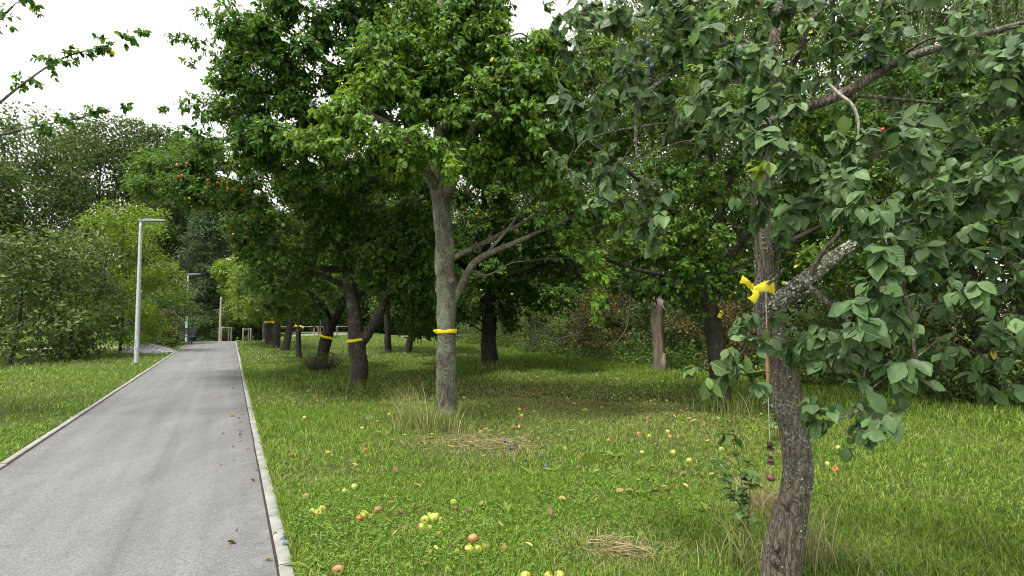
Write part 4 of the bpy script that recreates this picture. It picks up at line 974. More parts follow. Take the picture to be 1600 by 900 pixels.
# ------------------------------------------------------------------ broken stump
def stump():
    base = G(1028, 580); D = base[1]; sc = D / F
    root = empty('tree_stump', base, 'tall broken tree stump of bare pale wood at the orchard edge', 'stump')
    pts = [P(1028, 584, D), P(1029, 560, D), P(1028, 530, D), P(1026, 500, D), P(1027, 478, D)]
    mb = MB(); n, sd = 40, 26
    c = catmull(np.column_stack([pts, np.array([23, 19, 17.5, 18, 20]) * 0.5 * sc]), n)
    ang = np.arange(sd) / sd * 2 * np.pi; k = np.linspace(0, 1, n)[:, None]
    mod = 1 + 0.10 * np.sin(3 * ang + 1 + 0.5 * k) + 0.06 * np.sin(7 * ang + 2 * k) + 0.05 * np.sin(2 * ang + 6 * k) + rng.normal(0, 0.015, (n, sd))
    v, q_ = tubes(c[None, :, :3], c[None, :, 3], sd, mod[None])
    v = v.reshape(n, sd, 3)
    v[-1, :, 2] += 0.05 + 0.16 * np.abs(np.sin(2.5 * ang + 0.6)) + rng.uniform(0, 0.12, sd)
    v[-2, :, 2] += 0.05 * np.abs(np.sin(2.5 * ang + 0.6))
    inner = c[-1, :3] + (v[-1] - c[-1, :3]) * 0.55; inner[:, 2] = c[-1, 2] - 0.12 + rng.uniform(0, 0.1, sd)
    vv = np.vstack([v.reshape(-1, 3), inner, c[-1:, :3] - [0, 0, 0.15]])
    a = np.arange((n - 1) * sd, n * sd); b = np.arange(n * sd, (n + 1) * sd)
    q2 = np.stack([a, np.roll(a, -1), np.roll(b, -1), b], -1)
    mb.add(vv, np.vstack([q_, q2]), np.stack([b, np.roll(b, -1), np.full(sd, (n + 1) * sd)], -1))
    mb.build('trunk', M_WOODPALE, root, base, smooth=True)
    sp = MB()
    for i in range(26):
        p0 = c[-1, :3] + np.append(rng.normal(0, 0.11, 2), rng.uniform(-0.05, 0.12)); d_ = np.append(rng.normal(0, 0.10, 2), rng.uniform(0.05, 0.26))
        limb(sp, [p0, p0 + d_ * 0.5, p0 + d_], [0.016, 0.010, 0.003], 5, 6, 0.1)
    limb(sp, [P(1033, 474, D - 0.1), P(1037, 481, D - 0.22), P(1041, 486, D - 0.25)], [0.02, 0.016, 0.008], 6, 8, 0.1)
    sp.build('splinters', M_WOODPALE, root, base)
    bk = MB()
    limb(bk, [P(1037, 584, D - 0.16), P(1037, 566, D - 0.19), P(1038, 552, D - 0.15)], [0.09, 0.085, 0.02], 12, 14, 0.12)
    bk.build('burr', M_WOODPALE, root, base, smooth=True)
stump()

rng = np.random.default_rng(103)
# ------------------------------------------------------------------ generic far tree / bush
def far_tree(name, label, x, y, h, r, mat, group, bark=M_BARKDARK, leaf=0.16, nb=16, nl=300, crown_from=0.3, tone=0.0, lean=0.0, trunk_r=None, shape='round', cat='tree', wr=0.55):
    base = np.array([x, y, float(gz(x, y)) - 0.05])
    root = empty(name, base, label, cat, group)
    tb = MB(); skel = []
    tr = trunk_r or 0.012 * h + 0.04
    top = base + [lean * h, lean * 0.4 * h, h * 0.93]
    m1, m2 = base + (top - base) * 0.35 + np.append(rng.normal(0, 0.02 * h, 2), 0), base + (top - base) * 0.7 + np.append(rng.normal(0, 0.03 * h, 2), 0)
    skel.append(limb(tb, [base - [0, 0, 0.1], base + [0, 0, 0.15], m1, m2, top], [tr * 1.5, tr * 1.1, tr * 0.8, tr * 0.45, 0.02], 9, 30, 0.06))
    cr = Crown('lo')
    for i in range(nb):
        f = crown_from + (1 - crown_from) * (i + rng.uniform(0, 1)) / nb
        if shape == 'cone': rad = r * (1.05 - (f - crown_from) / (1 - crown_from)) ** 0.8
        else:
            g = (f - crown_from) / (1 - crown_from); rad = r * math.sqrt(max(0.08, 1 - (1.7 * g - 0.75) ** 2))
        a = i * 2.4 + rng.uniform(-0.5, 0.5); q_ = rng.uniform(0.45, 0.95)
        c = base + [math.cos(a) * rad * q_ + lean * h * f, math.sin(a) * rad * q_, f * h]
        br = max(0.35, (0.42 if shape != 'cone' else 0.36) * r * rng.uniform(0.75, 1.25))
        branch_to(tb, skel, c, 0.06, 0.08 if shape != 'cone' else -0.02, 5, 0.3)
        flat = 0.65 if shape != 'cone' else 0.32
        cr.mass(c, (br, br, br * flat), int(nl * rng.uniform(0.7, 1.3)), leaf, leaf * wr, tone * rng.uniform(0.5, 1.3))
        for _ in range(2):
            c2 = c + rdir(1)[0] * br * np.array([1.0, 1.0, 0.6])
            cr.mass(c2, (br * 0.45, br * 0.45, br * 0.35), int(nl * 0.22), leaf, leaf * wr, tone * rng.uniform(0.5, 1.3))
    finish_tree(root, base, tb, cr, bark, mat)
    return root

GW = 'trees beyond the end of the path'
def at_px(px, D): return (px - 800) / F * D, D
# left and centre background
LT = [('alder_tree', 'tallest dark alder left of the path, top against white sky', 228, 62, 22, 4.6, M_ALDER, 'round', 35, 630, 0.25, 0.0, 0.30),
      ('alder_tree', 'dense dark alder close behind the nearer lamp post head', 262, 56, 17, 4.0, M_ALDER, 'round', 32, 630, 0.1, 0.0, 0.28),
      ('alder_tree', 'dark alder crown between the alder by the lamp and the larch', 292, 66, 15, 3.6, M_ALDER, 'round', 27, 570, 0.1, 0.0, 0.28),
      ('alder_tree', 'tall alder at far left beyond the bright shrub', 150, 58, 21, 5.5, M_ALDER, 'round', 32, 630, 0.12, 0.0, 0.3),
      ('alder_tree', 'broad alder at left frame edge behind the lawn', 60, 52, 19, 5.5, M_ALDER, 'round', 32, 630, 0.12, 0.0, 0.3),
      ('alder_tree', 'round alder at the extreme left edge of the view', -30, 46, 14, 5.0, M_ALDER, 'round', 29, 630, 0.1, 0.0, 0.3),
      ('larch_tree', 'feathery pale green larch with leaning bare trunk right of the far lamp', 316, 52, 13.2, 3.0, M_CONIF, 'cone', 34, 260, 0.3, 0.15, 0.24),
      ('larch_tree', 'thinner larch behind the wooden pole at path end', 345, 60, 13.5, 2.8, M_CONIF, 'cone', 30, 260, 0.2, 0.25, 0.24),
      ('birch_tree', 'pale drooping birch over the two tree stakes at path end', 378, 56, 12.5, 3.6, M_WILLOW, 'round', 32, 510, 0.2, 0.0, 0.22),
      ('maple_tree', 'bright yellow-green maple over the far end of the tree row', 392, 50, 7.6, 2.9, M_BRIGHT, 'round', 27, 495, 0.25, 0.2, 0.22),
      ('maple_tree', 'darker maple behind the tree row end', 430, 62, 13, 4.5, M_ALDER, 'round', 29, 570, 0.1, 0.0, 0.28),
      ('maple_tree', 'broad maple behind the pale crossing road', 480, 70, 18, 6.0, M_ALDER, 'round', 32, 630, 0.1, 0.0, 0.3),
      ('maple_tree', 'tall maple filling the gap above the road railings', 545, 66, 20, 6.0, M_ALDER, 'round', 32, 630, 0.1, 0.0, 0.3),
      ('maple_tree', 'wide maple beyond the leaning orchard trunks', 610, 58, 19, 6.0, M_ALDER, 'round', 32, 630, 0.08, 0.0, 0.3)]
for nm, lab, px, D, h, r, mt, shp, nb, nl, cf, tn, lf in LT:
    x, y = at_px(px, D)
    far_tree(nm, lab, x, y, h, r, mt, GW, M_BARKDARK if nm != 'birch_tree' else M_BARKAPPLE, lf, nb, nl, cf, tn, 0.03 if nm == 'larch_tree' else 0.0, None, shp)
# left shrubs
x, y = at_px(190, 25.5); far_tree('hazel_bush', 'tall bright yellow-green hazel bush behind the nearer lamp post', x, y, 6.4, 2.0, M_BRIGHT, 'shrubs left of the path', leaf=0.13, nb=24, nl=420, crown_from=0.08, tone=0.1, cat='shrub', trunk_r=0.06)
x, y = at_px(110, 22); far_tree('hazel_bush', 'wide mid-green hazel bush left of the nearer lamp', x, y, 4.6, 2.2, M_BUSH, 'shrubs left of the path', leaf=0.18, nb=17, nl=240, crown_from=0.06, tone=0.0, cat='shrub', trunk_r=0.06)
x, y = at_px(20, 20); far_tree('hazel_bush', 'dark green hazel bush at the left edge of the lawn', x, y, 4.4, 2.4, M_BUSH, 'shrubs left of the path', leaf=0.18, nb=17, nl=240, crown_from=0.06, tone=0.0, cat='shrub', trunk_r=0.06)
x, y = at_px(256, 33); far_tree('elder_bush', 'light green elder bush with bare pale stems beside the bench', x, y, 4.6, 1.35, M_BUSH, 'shrubs left of the path', leaf=0.15, nb=20, nl=260, crown_from=0.3, tone=0.45, cat='shrub', trunk_r=0.07, bark=M_TWIGPALE)
x, y = at_px(238, 31.5); far_tree('dogwood_bush', 'low grey-green dogwood bush behind the gravel heap', x, y, 2.9, 1.3, M_SUCKER, 'shrubs left of the path', leaf=0.13, nb=14, nl=300, crown_from=0.05, cat='shrub', trunk_r=0.04)
x, y = at_px(255, 30); far_tree('bramble_bush', 'brownish bramble thicket at the foot of the elder bush', x, y, 1.9, 0.9, M_BROWNBUSH, 'shrubs left of the path', leaf=0.10, nb=12, nl=300, crown_from=0.05, cat='shrub', trunk_r=0.03)
x, y = at_px(268, 31.0); far_tree('bramble_bush', 'small yellowish bramble clump beside the bench', x, y, 0.8, 0.4, M_BUSH, 'shrubs left of the path', leaf=0.10, nb=8, nl=160, crown_from=0.05, tone=0.4, cat='shrub', trunk_r=0.02)
x, y = at_px(330, 50); far_tree('undergrowth_bush', 'mixed low bush at the foot of the larch', x, y, 2.6, 1.9, M_BUSH, 'shrubs left of the path', leaf=0.18, nb=12, nl=260, crown_from=0.05, cat='shrub', trunk_r=0.04)
x, y = at_px(306, 50); far_tree('undergrowth_bush', 'sparse grey-green bush right of the far lamp', x, y, 3.4, 1.5, M_SUCKER, 'shrubs left of the path', leaf=0.18, nb=12, nl=200, crown_from=0.1, cat='shrub', trunk_r=0.04)

# right-hand edge of the orchard: individual bushes, then wood
GB = 'bushes along the orchard edge'
EB = [(29, 13.0, 3.2, 1.6, M_BUSH, 'leafy bush at the orchard edge beyond the far trunks', 0.1), (25.5, 13.4, 3.0, 1.6, M_BUSH, 'rounded bush behind the thick apple trunk', 0.0),
      (22.0, 13.0, 2.6, 1.7, M_BUSH, 'pale twiggy bush right of the thick apple trunk', 0.35), (19.5, 13.6, 2.9, 1.6, M_BROWNBUSH, 'brownish-green bush between thick apple trunk and stump', 0.15),
      (15.6, 13.5, 3.0, 1.5, M_BUSH, 'dark ivy-like bush directly behind the stump', 0.0), (12.0, 13.2, 2.5, 1.5, M_BROWNBUSH, 'rust-brown withered bush right of the stump', 0.3),
      (8.6, 13.0, 2.6, 1.5, M_BUSH, 'green bush behind the shaded apple trunk', 0.1), (5.6, 12.6, 2.4, 1.5, M_BUSH, 'green bush right of the foreground plum trunk', 0.2),
      (2.4, 12.6, 2.8, 1.7, M_BUSH, 'broad bush at right frame edge', 0.1), (-1.0, 12.6, 2.8, 1.7, M_BUSH, 'bush beyond the right frame edge', 0.0), (33, 13.0, 3.0, 1.7, M_BUSH, 'bush far along the orchard edge near the road', 0.15)]
for s, t, h, r, mt, lab, tn in EB:
    p = ST(s, t)
    far_tree('edge_bush', lab, p[0], p[1], h, r, mt, GB, leaf=0.09, nb=16, nl=420, crown_from=0.08, tone=tn, cat='shrub', trunk_r=0.035, wr=0.5)
GR = 'trees of the wood behind the orchard'
WT = [(31, 17, 17, 4.0, 'tall wood tree far behind the leaning trunks'), (26, 16.5, 16, 4.0, 'dark wood tree behind the banded plum trunk'), (21.5, 17.5, 17, 4.2, 'dark wood tree behind the thick apple trunk'),
      (16.5, 17, 17, 4.2, 'dark wood tree rising behind the stump'), (12, 17.5, 17, 4.2, 'dark wood tree behind the rust-brown bush'), (7.5, 16.5, 16, 4.2, 'dark wood tree behind the foreground plum'),
      (3, 16.5, 16, 4.4, 'wood tree behind the right foreground foliage'), (-1.5, 16, 15, 4.4, 'wood tree at the right frame edge'), (-5, 15, 15, 4.4, 'wood tree past the right frame edge'), (37, 18, 18, 4.5, 'wood tree beyond the road end')]
for s, t, h, r, lab in WT:
    p = ST(s, t)
    far_tree('wood_tree', lab, p[0], p[1], h, r, M_ALDER, GR, leaf=0.15, nb=42, nl=520, crown_from=0.1, trunk_r=0.16)

# weeping willow behind the right-hand plum
def willow():
    p = ST(6.0, 14.6); base = np.array([p[0], p[1], p[2]])
    root = empty('willow_tree', base, 'pale weeping willow with hanging strands behind the right foreground branches', 'tree')
    tb = MB(); skel = []
    skel.append(limb(tb, [base, base + [0, 0, 2], base + [0.2, -0.2, 4.5], base + [0, 0, 7.5]], [0.25, 0.2, 0.14, 0.05], 10, 30, 0.06))
    for i in range(12):
        a = i * 0.55; c = base + [math.cos(a) * 2.0, math.sin(a) * 2.0, rng.uniform(6.5, 8.5)]
        branch_to(tb, skel, c, 0.06, 0.15)
    cr = Crown('lo')
    n = 420
    a = rng.uniform(0, 6.283, n); rr = 3.0 * np.sqrt(rng.uniform(0.05, 1, n))
    top = base + np.column_stack([np.cos(a) * rr, np.sin(a) * rr, 8.8 - 0.16 * rr ** 2 + rng.uniform(-0.5, 0.5, n)])
    ln = rng.uniform(2.0, 4.6, n)
    K = 6; tt = np.linspace(0, 1, K)
    sway = rng.normal(0, 0.12, (n, 1, 2)) * tt[None, :, None]
    Pt = np.concatenate([top[:, None, :2] + sway + (top[:, None, :2] - base[:2]) * 0.08 * tt[None, :, None], (top[:, 2:3] - ln[:, None] * tt[None])[..., None]], -1)
    v, q_ = tubes(Pt, np.broadcast_to(np.linspace(0.0035, 0.0015, K), (n, K)), 3); cr.twig.add(v, q_)
    m = 80
    t = rng.uniform(0, 1, (n, m, 1)) * (K - 1); i0 = np.minimum(t.astype(int), K - 2); f = t - i0
    pa = np.take_along_axis(Pt, i0, 1) if False else Pt[np.arange(n)[:, None], i0[..., 0]]
    pb = Pt[np.arange(n)[:, None], i0[..., 0] + 1]
    pos = (pa * (1 - f) + pb * f).reshape(-1, 3); k = len(pos)
    d = nrm(np.column_stack([rng.normal(0, 0.4, (k, 2)), np.full(k, -0.9)]))
    leaves_to(cr.leaf, pos, d, rdir(k) + [0, -0.3, 0.3], rng.uniform(0.07, 0.12, k), 0.018, 'lo')
    finish_tree(root, base, tb, cr, M_BARKAPPLE, M_WILLOW, M_MOSS)
willow()

# deep wood as one mass of foliage far behind everything
def deep_wood():
    cr = Crown('lo')
    for i in range(230):
        s = rng.uniform(-12, 50); t = rng.uniform(20, 30)
        c = ST(s, t) + [0, 0, rng.uniform(0.5, 20)]
        cr.mass(c, (2.8, 2.8, 2.1), 520, 0.28, 0.17)
    for i in range(170):
        px = rng.uniform(-200, 720); D = rng.uniform(76, 92) if px < 560 else rng.uniform(62, 80)
        x, y = at_px(px, D)
        c = np.array([x, y, rng.uniform(0, 8.5 if px < 470 else 19)])
        cr.mass(c, (4.2, 3.2, 2.4), 420, 0.42, 0.26)
    for i in range(90):
        px = rng.uniform(120, 480); D = rng.uniform(56, 70); x, y = at_px(px, D)
        cr.mass(np.array([x, y, rng.uniform(-0.8, 2.4)]), (2.6, 2.4, 1.5), 360, 0.3, 0.18)
    for i in range(170):
        c = ST(rng.uniform(-12, 52), rng.uniform(18.5, 22)) + [0, 0, rng.uniform(0.2, 8)]
        cr.mass(c, (2.2, 2.2, 1.7), 480, 0.22, 0.13)
    for i in range(120):
        x, y = at_px(rng.uniform(430, 780), rng.uniform(58, 70))
        cr.mass(np.array([x, y, rng.uniform(0.3, 11)]), (3.6, 3.0, 2.2), 420, 0.36, 0.22)
    o = cr.leaf.build('woodland', M_ALDER, tone=True)
    tag(o, 'dense dark green woodland closing the view behind the trees', 'woodland', kind='stuff')
deep_wood()

rng = np.random.default_rng(104)
# ------------------------------------------------------------------ grass
def dry_field(x, y):
    n = 0.5 + 0.5 * np.sin(1.7 * x + 2.0 * np.sin(0.9 * y)) * np.sin(1.3 * y + 1.5 * np.sin(1.1 * x + 1))
    d = 0.015 + 0.075 * n
    for px, py, r, a in ((750, 690, 0.7, 0.75), (955, 860, 0.35, 0.6), (490, 745, 0.3, 0.35), (900, 635, 2.4, 0.42), (1050, 625, 1.8, 0.3), (760, 610, 2.2, 0.25), (590, 600, 1.5, 0.2), (1180, 790, 0.3, 0.5), (650, 660, 0.5, 0.4), (1080, 690, 1.0, 0.2)):
        g = G(px, py); d = d + a * np.exp(-((x - g[0]) ** 2 + (y - g[1]) ** 2) / (r * r))
    return np.clip(d, 0, 0.95)

def scatter(n, dmin, dmax, a0=-52, a1=50, pw=1.0):
    d = dmin + (dmax - dmin) * rng.uniform(0, 1, n) ** pw
    a = np.radians(rng.uniform(a0, a1, n))
    x, y = d * np.sin(a), d * np.cos(a)
    t = x * RV[0] + y * RV[1]
    k = (t > PATH_R + 0.10) | (t < PATH_L - 0.10)
    return x[k], y[k]

def blades(mb, x, y, h, w, tone, lean=0.5, z0=0.0, az=None, segs=1):
    n = len(x)
    a = rng.uniform(0, 6.283, n) if az is None else az
    b = rng.uniform(0, 6.283, n)
    ln = lean * rng.uniform(0.1, 1.6, n) * h
    dx, dy = np.cos(a) * ln, np.sin(a) * ln
    wx, wy = np.cos(b) * w / 2, np.sin(b) * w / 2
    z = gz(x, y) + z0 - 0.005
    V = np.stack([np.stack([x - wx, y - wy, z], -1), np.stack([x + wx, y + wy, z], -1),
                  np.stack([x + dx * 0.35 + wx * 0.8, y + dy * 0.35 + wy * 0.8, z + h * 0.6], -1), np.stack([x + dx * 0.35 - wx * 0.8, y + dy * 0.35 - wy * 0.8, z + h * 0.6], -1),
                  np.stack([x + dx, y + dy, z + h * np.clip(1.0 - 0.25 * (ln / h), 0.35, 1)], -1)], 1)
    b0 = (np.arange(n) * 5)[:, None]
    mb.add(V.reshape(-1, 3), np.array([[0, 1, 2, 3]]) + b0, np.array([[3, 2, 4]]) + b0, np.repeat(tone, 5))

def lawn():
    mb = MB()
    for n, d0, d1, h, w, pw in ((150000, 2.6, 6.0, 0.050, 0.0046, 0.75), (150000, 5.5, 11.0, 0.054, 0.0075, 0.75), (120000, 10.5, 22, 0.060, 0.013, 0.8), (80000, 21, 60, 0.080, 0.030, 0.9)):
        x, y = scatter(n, d0, d1, pw=pw)
        t = x * RV[0] + y * RV[1]
        k = t < 13.0; x, y, t = x[k], y[k], t[k]
        patch = 0.75 + 0.5 * (0.5 + 0.5 * np.sin(2.3 * x + 1.7 * np.sin(1.9 * y)) * np.sin(2.0 * y + np.sin(1.3 * x)))
        hh = h * patch * rng.uniform(0.35, 1.6, len(x)) * (1 + 0.35 * np.exp(-((t - 0.45) / 0.12) ** 2))
        dr = dry_field(x, y); hh = hh * (1 - 0.45 * dr)
        blades(mb, x, y, hh, w * rng.uniform(0.7, 1.4, len(x)), dr, 0.9)
    # longer, brighter fringe towards the orchard edge
    n = 26000; s = rng.uniform(0, 34, n); t = rng.uniform(9.6, 12.6, n)
    x, y = s * DV[0] + t * RV[0], s * DV[1] + t * RV[1]
    k = y > 3; x, y = x[k], y[k]
    blades(mb, x, y, rng.uniform(0.07, 0.17, len(x)), rng.uniform(0.009, 0.016, len(x)), np.full(len(x), 0.03), 0.6)
    tag(mb.build('grass', M_GRASS, tone=True), 'short green mown grass with dry patches on both sides of the path', 'grass', kind='stuff')
    # blades that lean over the kerb
    mb = MB(); n = 3600
    s = rng.uniform(2.4, 22, n) ; t = PATH_R + 0.105 + np.abs(rng.normal(0, 0.025, n))
    x, y = s * DV[0] + t * RV[0], s * DV[1] + t * RV[1]
    az = math.atan2(-RV[1], -RV[0]) + rng.normal(0, 0.6, n)
    blades(mb, x, y, rng.uniform(0.04, 0.12, n), rng.uniform(0.004, 0.006, n) * (1 + s / 10), np.full(n, 0.12), 0.9, az=az)
    tag(mb.build('grass_fringe', M_GRASS, tone=True), 'ragged grass fringe leaning over the right kerb', 'grass', kind='stuff')
lawn()

def clover():
    mb = MB()
    px = []
    for cx, cy_, r, n in ((720, 860, 0.5, 800), (560, 850, 0.55, 700), (640, 800, 0.5, 350), (820, 830, 0.5, 400), (930, 770, 0.6, 700), (1000, 790, 0.5, 500), (480, 820, 0.35, 500), (1150, 740, 0.5, 400), (850, 760, 0.5, 400), (540, 790, 0.4, 500)):
        g = G(cx, cy_); px.append(g[:2] + rng.normal(0, r * 0.85, (int(n * 0.8), 2)))
    xy = np.vstack(px); t = xy @ RV; xy = xy[t > PATH_R + 0.13]
    n = len(xy)
    z = gz(xy[:, 0], xy[:, 1]) + rng.uniform(0.03, 0.07, n)
    a = rng.uniform(0, 6.28, n)
    for k in range(3):
        d = np.column_stack([np.cos(a + k * 2.094), np.sin(a + k * 2.094), rng.uniform(-0.2, 0.35, n)])
        s_ = rng.uniform(0.008, 0.016, n)
        leaves_to(mb, np.column_stack([xy, z]), d, np.tile(UP, (n, 1)) + rng.normal(0, 0.3, (n, 3)), s_, s_ * 0.95, 'mid', 0.0, 0.15, 0.1)
    tag(mb.build('clover', M_CLOVER, tone=True), 'low bright green clover patches in the near lawn', 'clover', kind='stuff')
clover()

def undergrowth():
    cr = Crown('mid')
    n = 14000; s = rng.uniform(0, 36, n); t = rng.uniform(11.9, 15.5, n)
    x, y = s * DV[0] + t * RV[0], s * DV[1] + t * RV[1]
    z = gz(x, y) + np.abs(rng.normal(0, 0.36, n)) * (0.6 + 0.5 * np.sin(1.3 * s) ** 2) * (0.5 + sm(11.8, 12.8, t)) + 0.02
    pos = np.column_stack([x, y, z])
    for k in range(4):
        d = rdir(n) * [1, 1, 0.4] - UP * 0.2
        L_ = rng.uniform(0.06, 0.12, n)
        leaves_to(cr.leaf, pos + rng.normal(0, 0.05, (n, 3)), d, UP + rng.normal(0, 0.4, (n, 3)), L_, L_ * 0.55, 'mid', np.clip(rng.normal(0.1, 0.15, n), 0, 1))
    tag(cr.leaf.build('undergrowth', M_NETTLE, tone=True), 'knee-high nettles and ground cover along the orchard edge', 'undergrowth', kind='stuff')
undergrowth()

def litter():
    mb = MB(); xs = []
    for cx, cy_, r, n in ((900, 620, 2.6, 500), (720, 610, 2.0, 260), (560, 615, 1.6, 200), (1120, 660, 1.2, 160), (800, 680, 0.8, 120), (760, 575, 2.5, 300), (620, 700, 1.5, 90), (1000, 760, 1.2, 90), (640, 820, 0.8, 60)):
        g = G(cx, cy_); xs.append(g[:2] + rng.normal(0, r * 0.6, (n, 2)))
    xy = np.vstack(xs); xy = xy[xy @ RV > PATH_R + 0.2]; n = len(xy)
    a = rng.uniform(0, 6.28, n)
    L_ = rng.uniform(0.04, 0.085, n)
    leaves_to(mb, np.column_stack([xy, gz(xy[:, 0], xy[:, 1]) + rng.uniform(0.02, 0.055, n)]), np.column_stack([np.cos(a), np.sin(a), rng.normal(0, 0.25, n)]), UP + rng.normal(0, 0.35, (n, 3)), L_, L_ * 0.55, 'mid', np.where(rng.uniform(0, 1, n) < 0.35, rng.uniform(0.5, 1, n), 0.05), 0.25, -0.2)
    tag(mb.build('leaf_litter', M_DEADLEAF, tone=True), 'yellow and brown dead leaves strewn in the grass under the trees', 'leaf litter', kind='stuff')
litter()

# tall grass tufts
def tuft(label, px, py, n, r, h0, h1, lean, mat=M_TALLGRASS, dry=0.3, w=0.004, az=None, group='tall grass tufts'):
    g = G(px, py); z = float(gz(g[0], g[1])); mb = MB()
    K = 5
    xy = g[:2] + rng.normal(0, r, (n, 2))
    a = rng.uniform(0, 6.283, n) if az is None else az + rng.normal(0, 0.7, n)
    h = rng.uniform(h0, h1, n); le = h * lean * rng.uniform(0.2, 1.4, n); tt = np.linspace(0, 1, K)
    zz = gz(xy[:, 0], xy[:, 1])
    Pt = np.stack([xy[:, :1] + np.cos(a)[:, None] * le[:, None] * tt ** 1.8, xy[:, 1:] + np.sin(a)[:, None] * le[:, None] * tt ** 1.8, zz[:, None] + h[:, None] * (tt - 0.28 * lean * tt ** 3)], -1)
    b = a + 1.57 + rng.normal(0, 0.5, n); ww = w * rng.uniform(0.6, 1.3, n)
    wid = ww[:, None] * np.array([1, 1, 0.85, 0.6, 0.15]) / 2
    off = np.stack([np.cos(b)[:, None] * wid, np.sin(b)[:, None] * wid, 0 * wid], -1)
    V = np.stack([Pt - off, Pt + off], 2).reshape(-1, 3)
    i = np.arange(n)[:, None] * K * 2 + np.arange(K - 1)[None] * 2
    Q = np.stack([i, i + 1, i + 3, i + 2], -1).reshape(-1, 4)
    mb.add(V, Q, None, np.full(len(V), dry))
    o = mb.build('grass_tuft', mat, origin=(g[0], g[1], z), tone=True, loc=(g[0], g[1], z))
    return tag(o, label, 'grass tuft', group)
tuft('tall pale dry grass tuft at the foot of the banded plum trunk', 655, 672, 300, 0.18, 0.10, 0.9, 0.8, w=0.005, az=2.7, dry=0.15)
tuft('green grass clump in front of the banded plum trunk', 690, 675, 260, 0.16, 0.15, 0.42, 0.5, w=0.007, dry=0.2)
tuft('straw-coloured long grass against the twisted foreground trunk', 1262, 885, 150, 0.07, 0.2, 0.5, 0.5, dry=0.45, w=0.005)
tuft('green and pale long grass left of the twisted trunk base', 1175, 890, 180, 0.10, 0.15, 0.42, 0.7, dry=0.2, w=0.005)
tuft('pale grass arching right of the twisted trunk base', 1310, 885, 120, 0.16, 0.12, 0.34, 0.9, dry=0.3, w=0.0045)
tuft('bleached flattened grass beside the small sapling', 1190, 790, 160, 0.12, 0.12, 0.36, 1.1, dry=0.6, w=0.0045, mat=M_STRAW)
tuft('seeding grass before the shaded apple trunk', 1150, 650, 90, 0.25, 0.25, 0.6, 0.6, dry=0.2, w=0.007)
tuft('weedy grass ring at the foot of the shaded apple trunk', 1130, 640, 260, 0.25, 0.15, 0.4, 0.5, dry=0.1, w=0.009, mat=M_GRASS)
tuft('grass ring at the foot of the thick middle apple trunk', 775, 575, 260, 0.35, 0.12, 0.32, 0.5, dry=0.15, w=0.014, mat=M_GRASS)
tuft('grass ring at the foot of the forked apple trunk', 562, 606, 240, 0.26, 0.10, 0.26, 0.5, dry=0.15, w=0.010, mat=M_GRASS)
tuft('thin grass spray at the lower right of the lawn', 1030, 880, 60, 0.18, 0.1, 0.28, 1.0, dry=0.4, w=0.004)

# mown straw patches
def straw(label, px, py, n, rx, ry):
    g = G(px, py); mb = MB()
    xy = g[:2] + rng.normal(0, 1, (n, 2)) * [rx, ry]
    a = rng.normal(0.2, 0.6, n); L_ = rng.uniform(0.05, 0.22, n)
    z = gz(xy[:, 0], xy[:, 1]) + rng.uniform(0.015, 0.06, n)
    d = np.column_stack([np.cos(a), np.sin(a), rng.normal(0, 0.12, n)])
    leaves_to(mb, np.column_stack([xy, z]), d, UP + rng.normal(0, 0.3, (n, 3)), L_, 0.006, 'lo', 0.1)
    tag(mb.build('straw', M_STRAW, tone=True), label, 'straw', kind='stuff')
straw('flattened straw of mown dry grass right of the plum foot', 745, 690, 700, 0.38, 0.22)
straw('small bare patch of dry straw near the bottom edge', 955, 862, 260, 0.13, 0.08)

# dock / dandelion weeds in the lawn
def weed(label, px, py, n, L, up=0.8):
    g = G(px, py); g[2] = gz(g[0], g[1]); mb = MB()
    a = rng.uniform(0, 6.28, n)
    d = np.column_stack([np.cos(a), np.sin(a), rng.uniform(0.2, up, n)])
    Ls = L * rng.uniform(0.6, 1.2, n)
    leaves_to(mb, np.zeros((n, 3)) + [0, 0, 0.01] + rng.normal(0, 0.012, (n, 3)) * [1, 1, 0], d, np.tile(UP, (n, 1)) + rng.normal(0, 0.25, (n, 3)), Ls, Ls * 0.28, 'hi', 0.6, 0.2, 0.25)
    o = mb.build('weed', M_NETTLE, smooth=True, tone=True, loc=g)
    tag(o, label, 'weed', 'broad-leaved weeds in the lawn')
for px, py, n, L, lab in ((830, 740, 12, 0.16, 'pale upright dock plant in mid lawn'), (868, 735, 9, 0.14, 'second pale dock plant just right of the first'), (960, 715, 9, 0.15, 'bright dock plant near the yellow windfalls'), (1010, 750, 8, 0.12, 'low dandelion rosette right of the lawn centre'),
                          (480, 893, 6, 0.16, 'broad dock leaf cluster beside the kerb at the bottom'), (501, 880, 4, 0.1, 'small upright dock leaf near the kerb bottom'), (663, 795, 5, 0.10, 'bright dock seedling above the rotten yellow apples'), (790, 805, 9, 0.12, 'spreading dandelion rosette left of centre'), (905, 790, 8, 0.10, 'small dandelion rosette in the near lawn'), (585, 655, 6, 0.14, 'upright pale dock left of the dry grass tuft'), (475, 680, 8, 0.10, 'yellowish weed near the path edge'), (1100, 795, 8, 0.10, 'dandelion rosette left of the small sapling')):
    weed(lab, px, py, n, L)

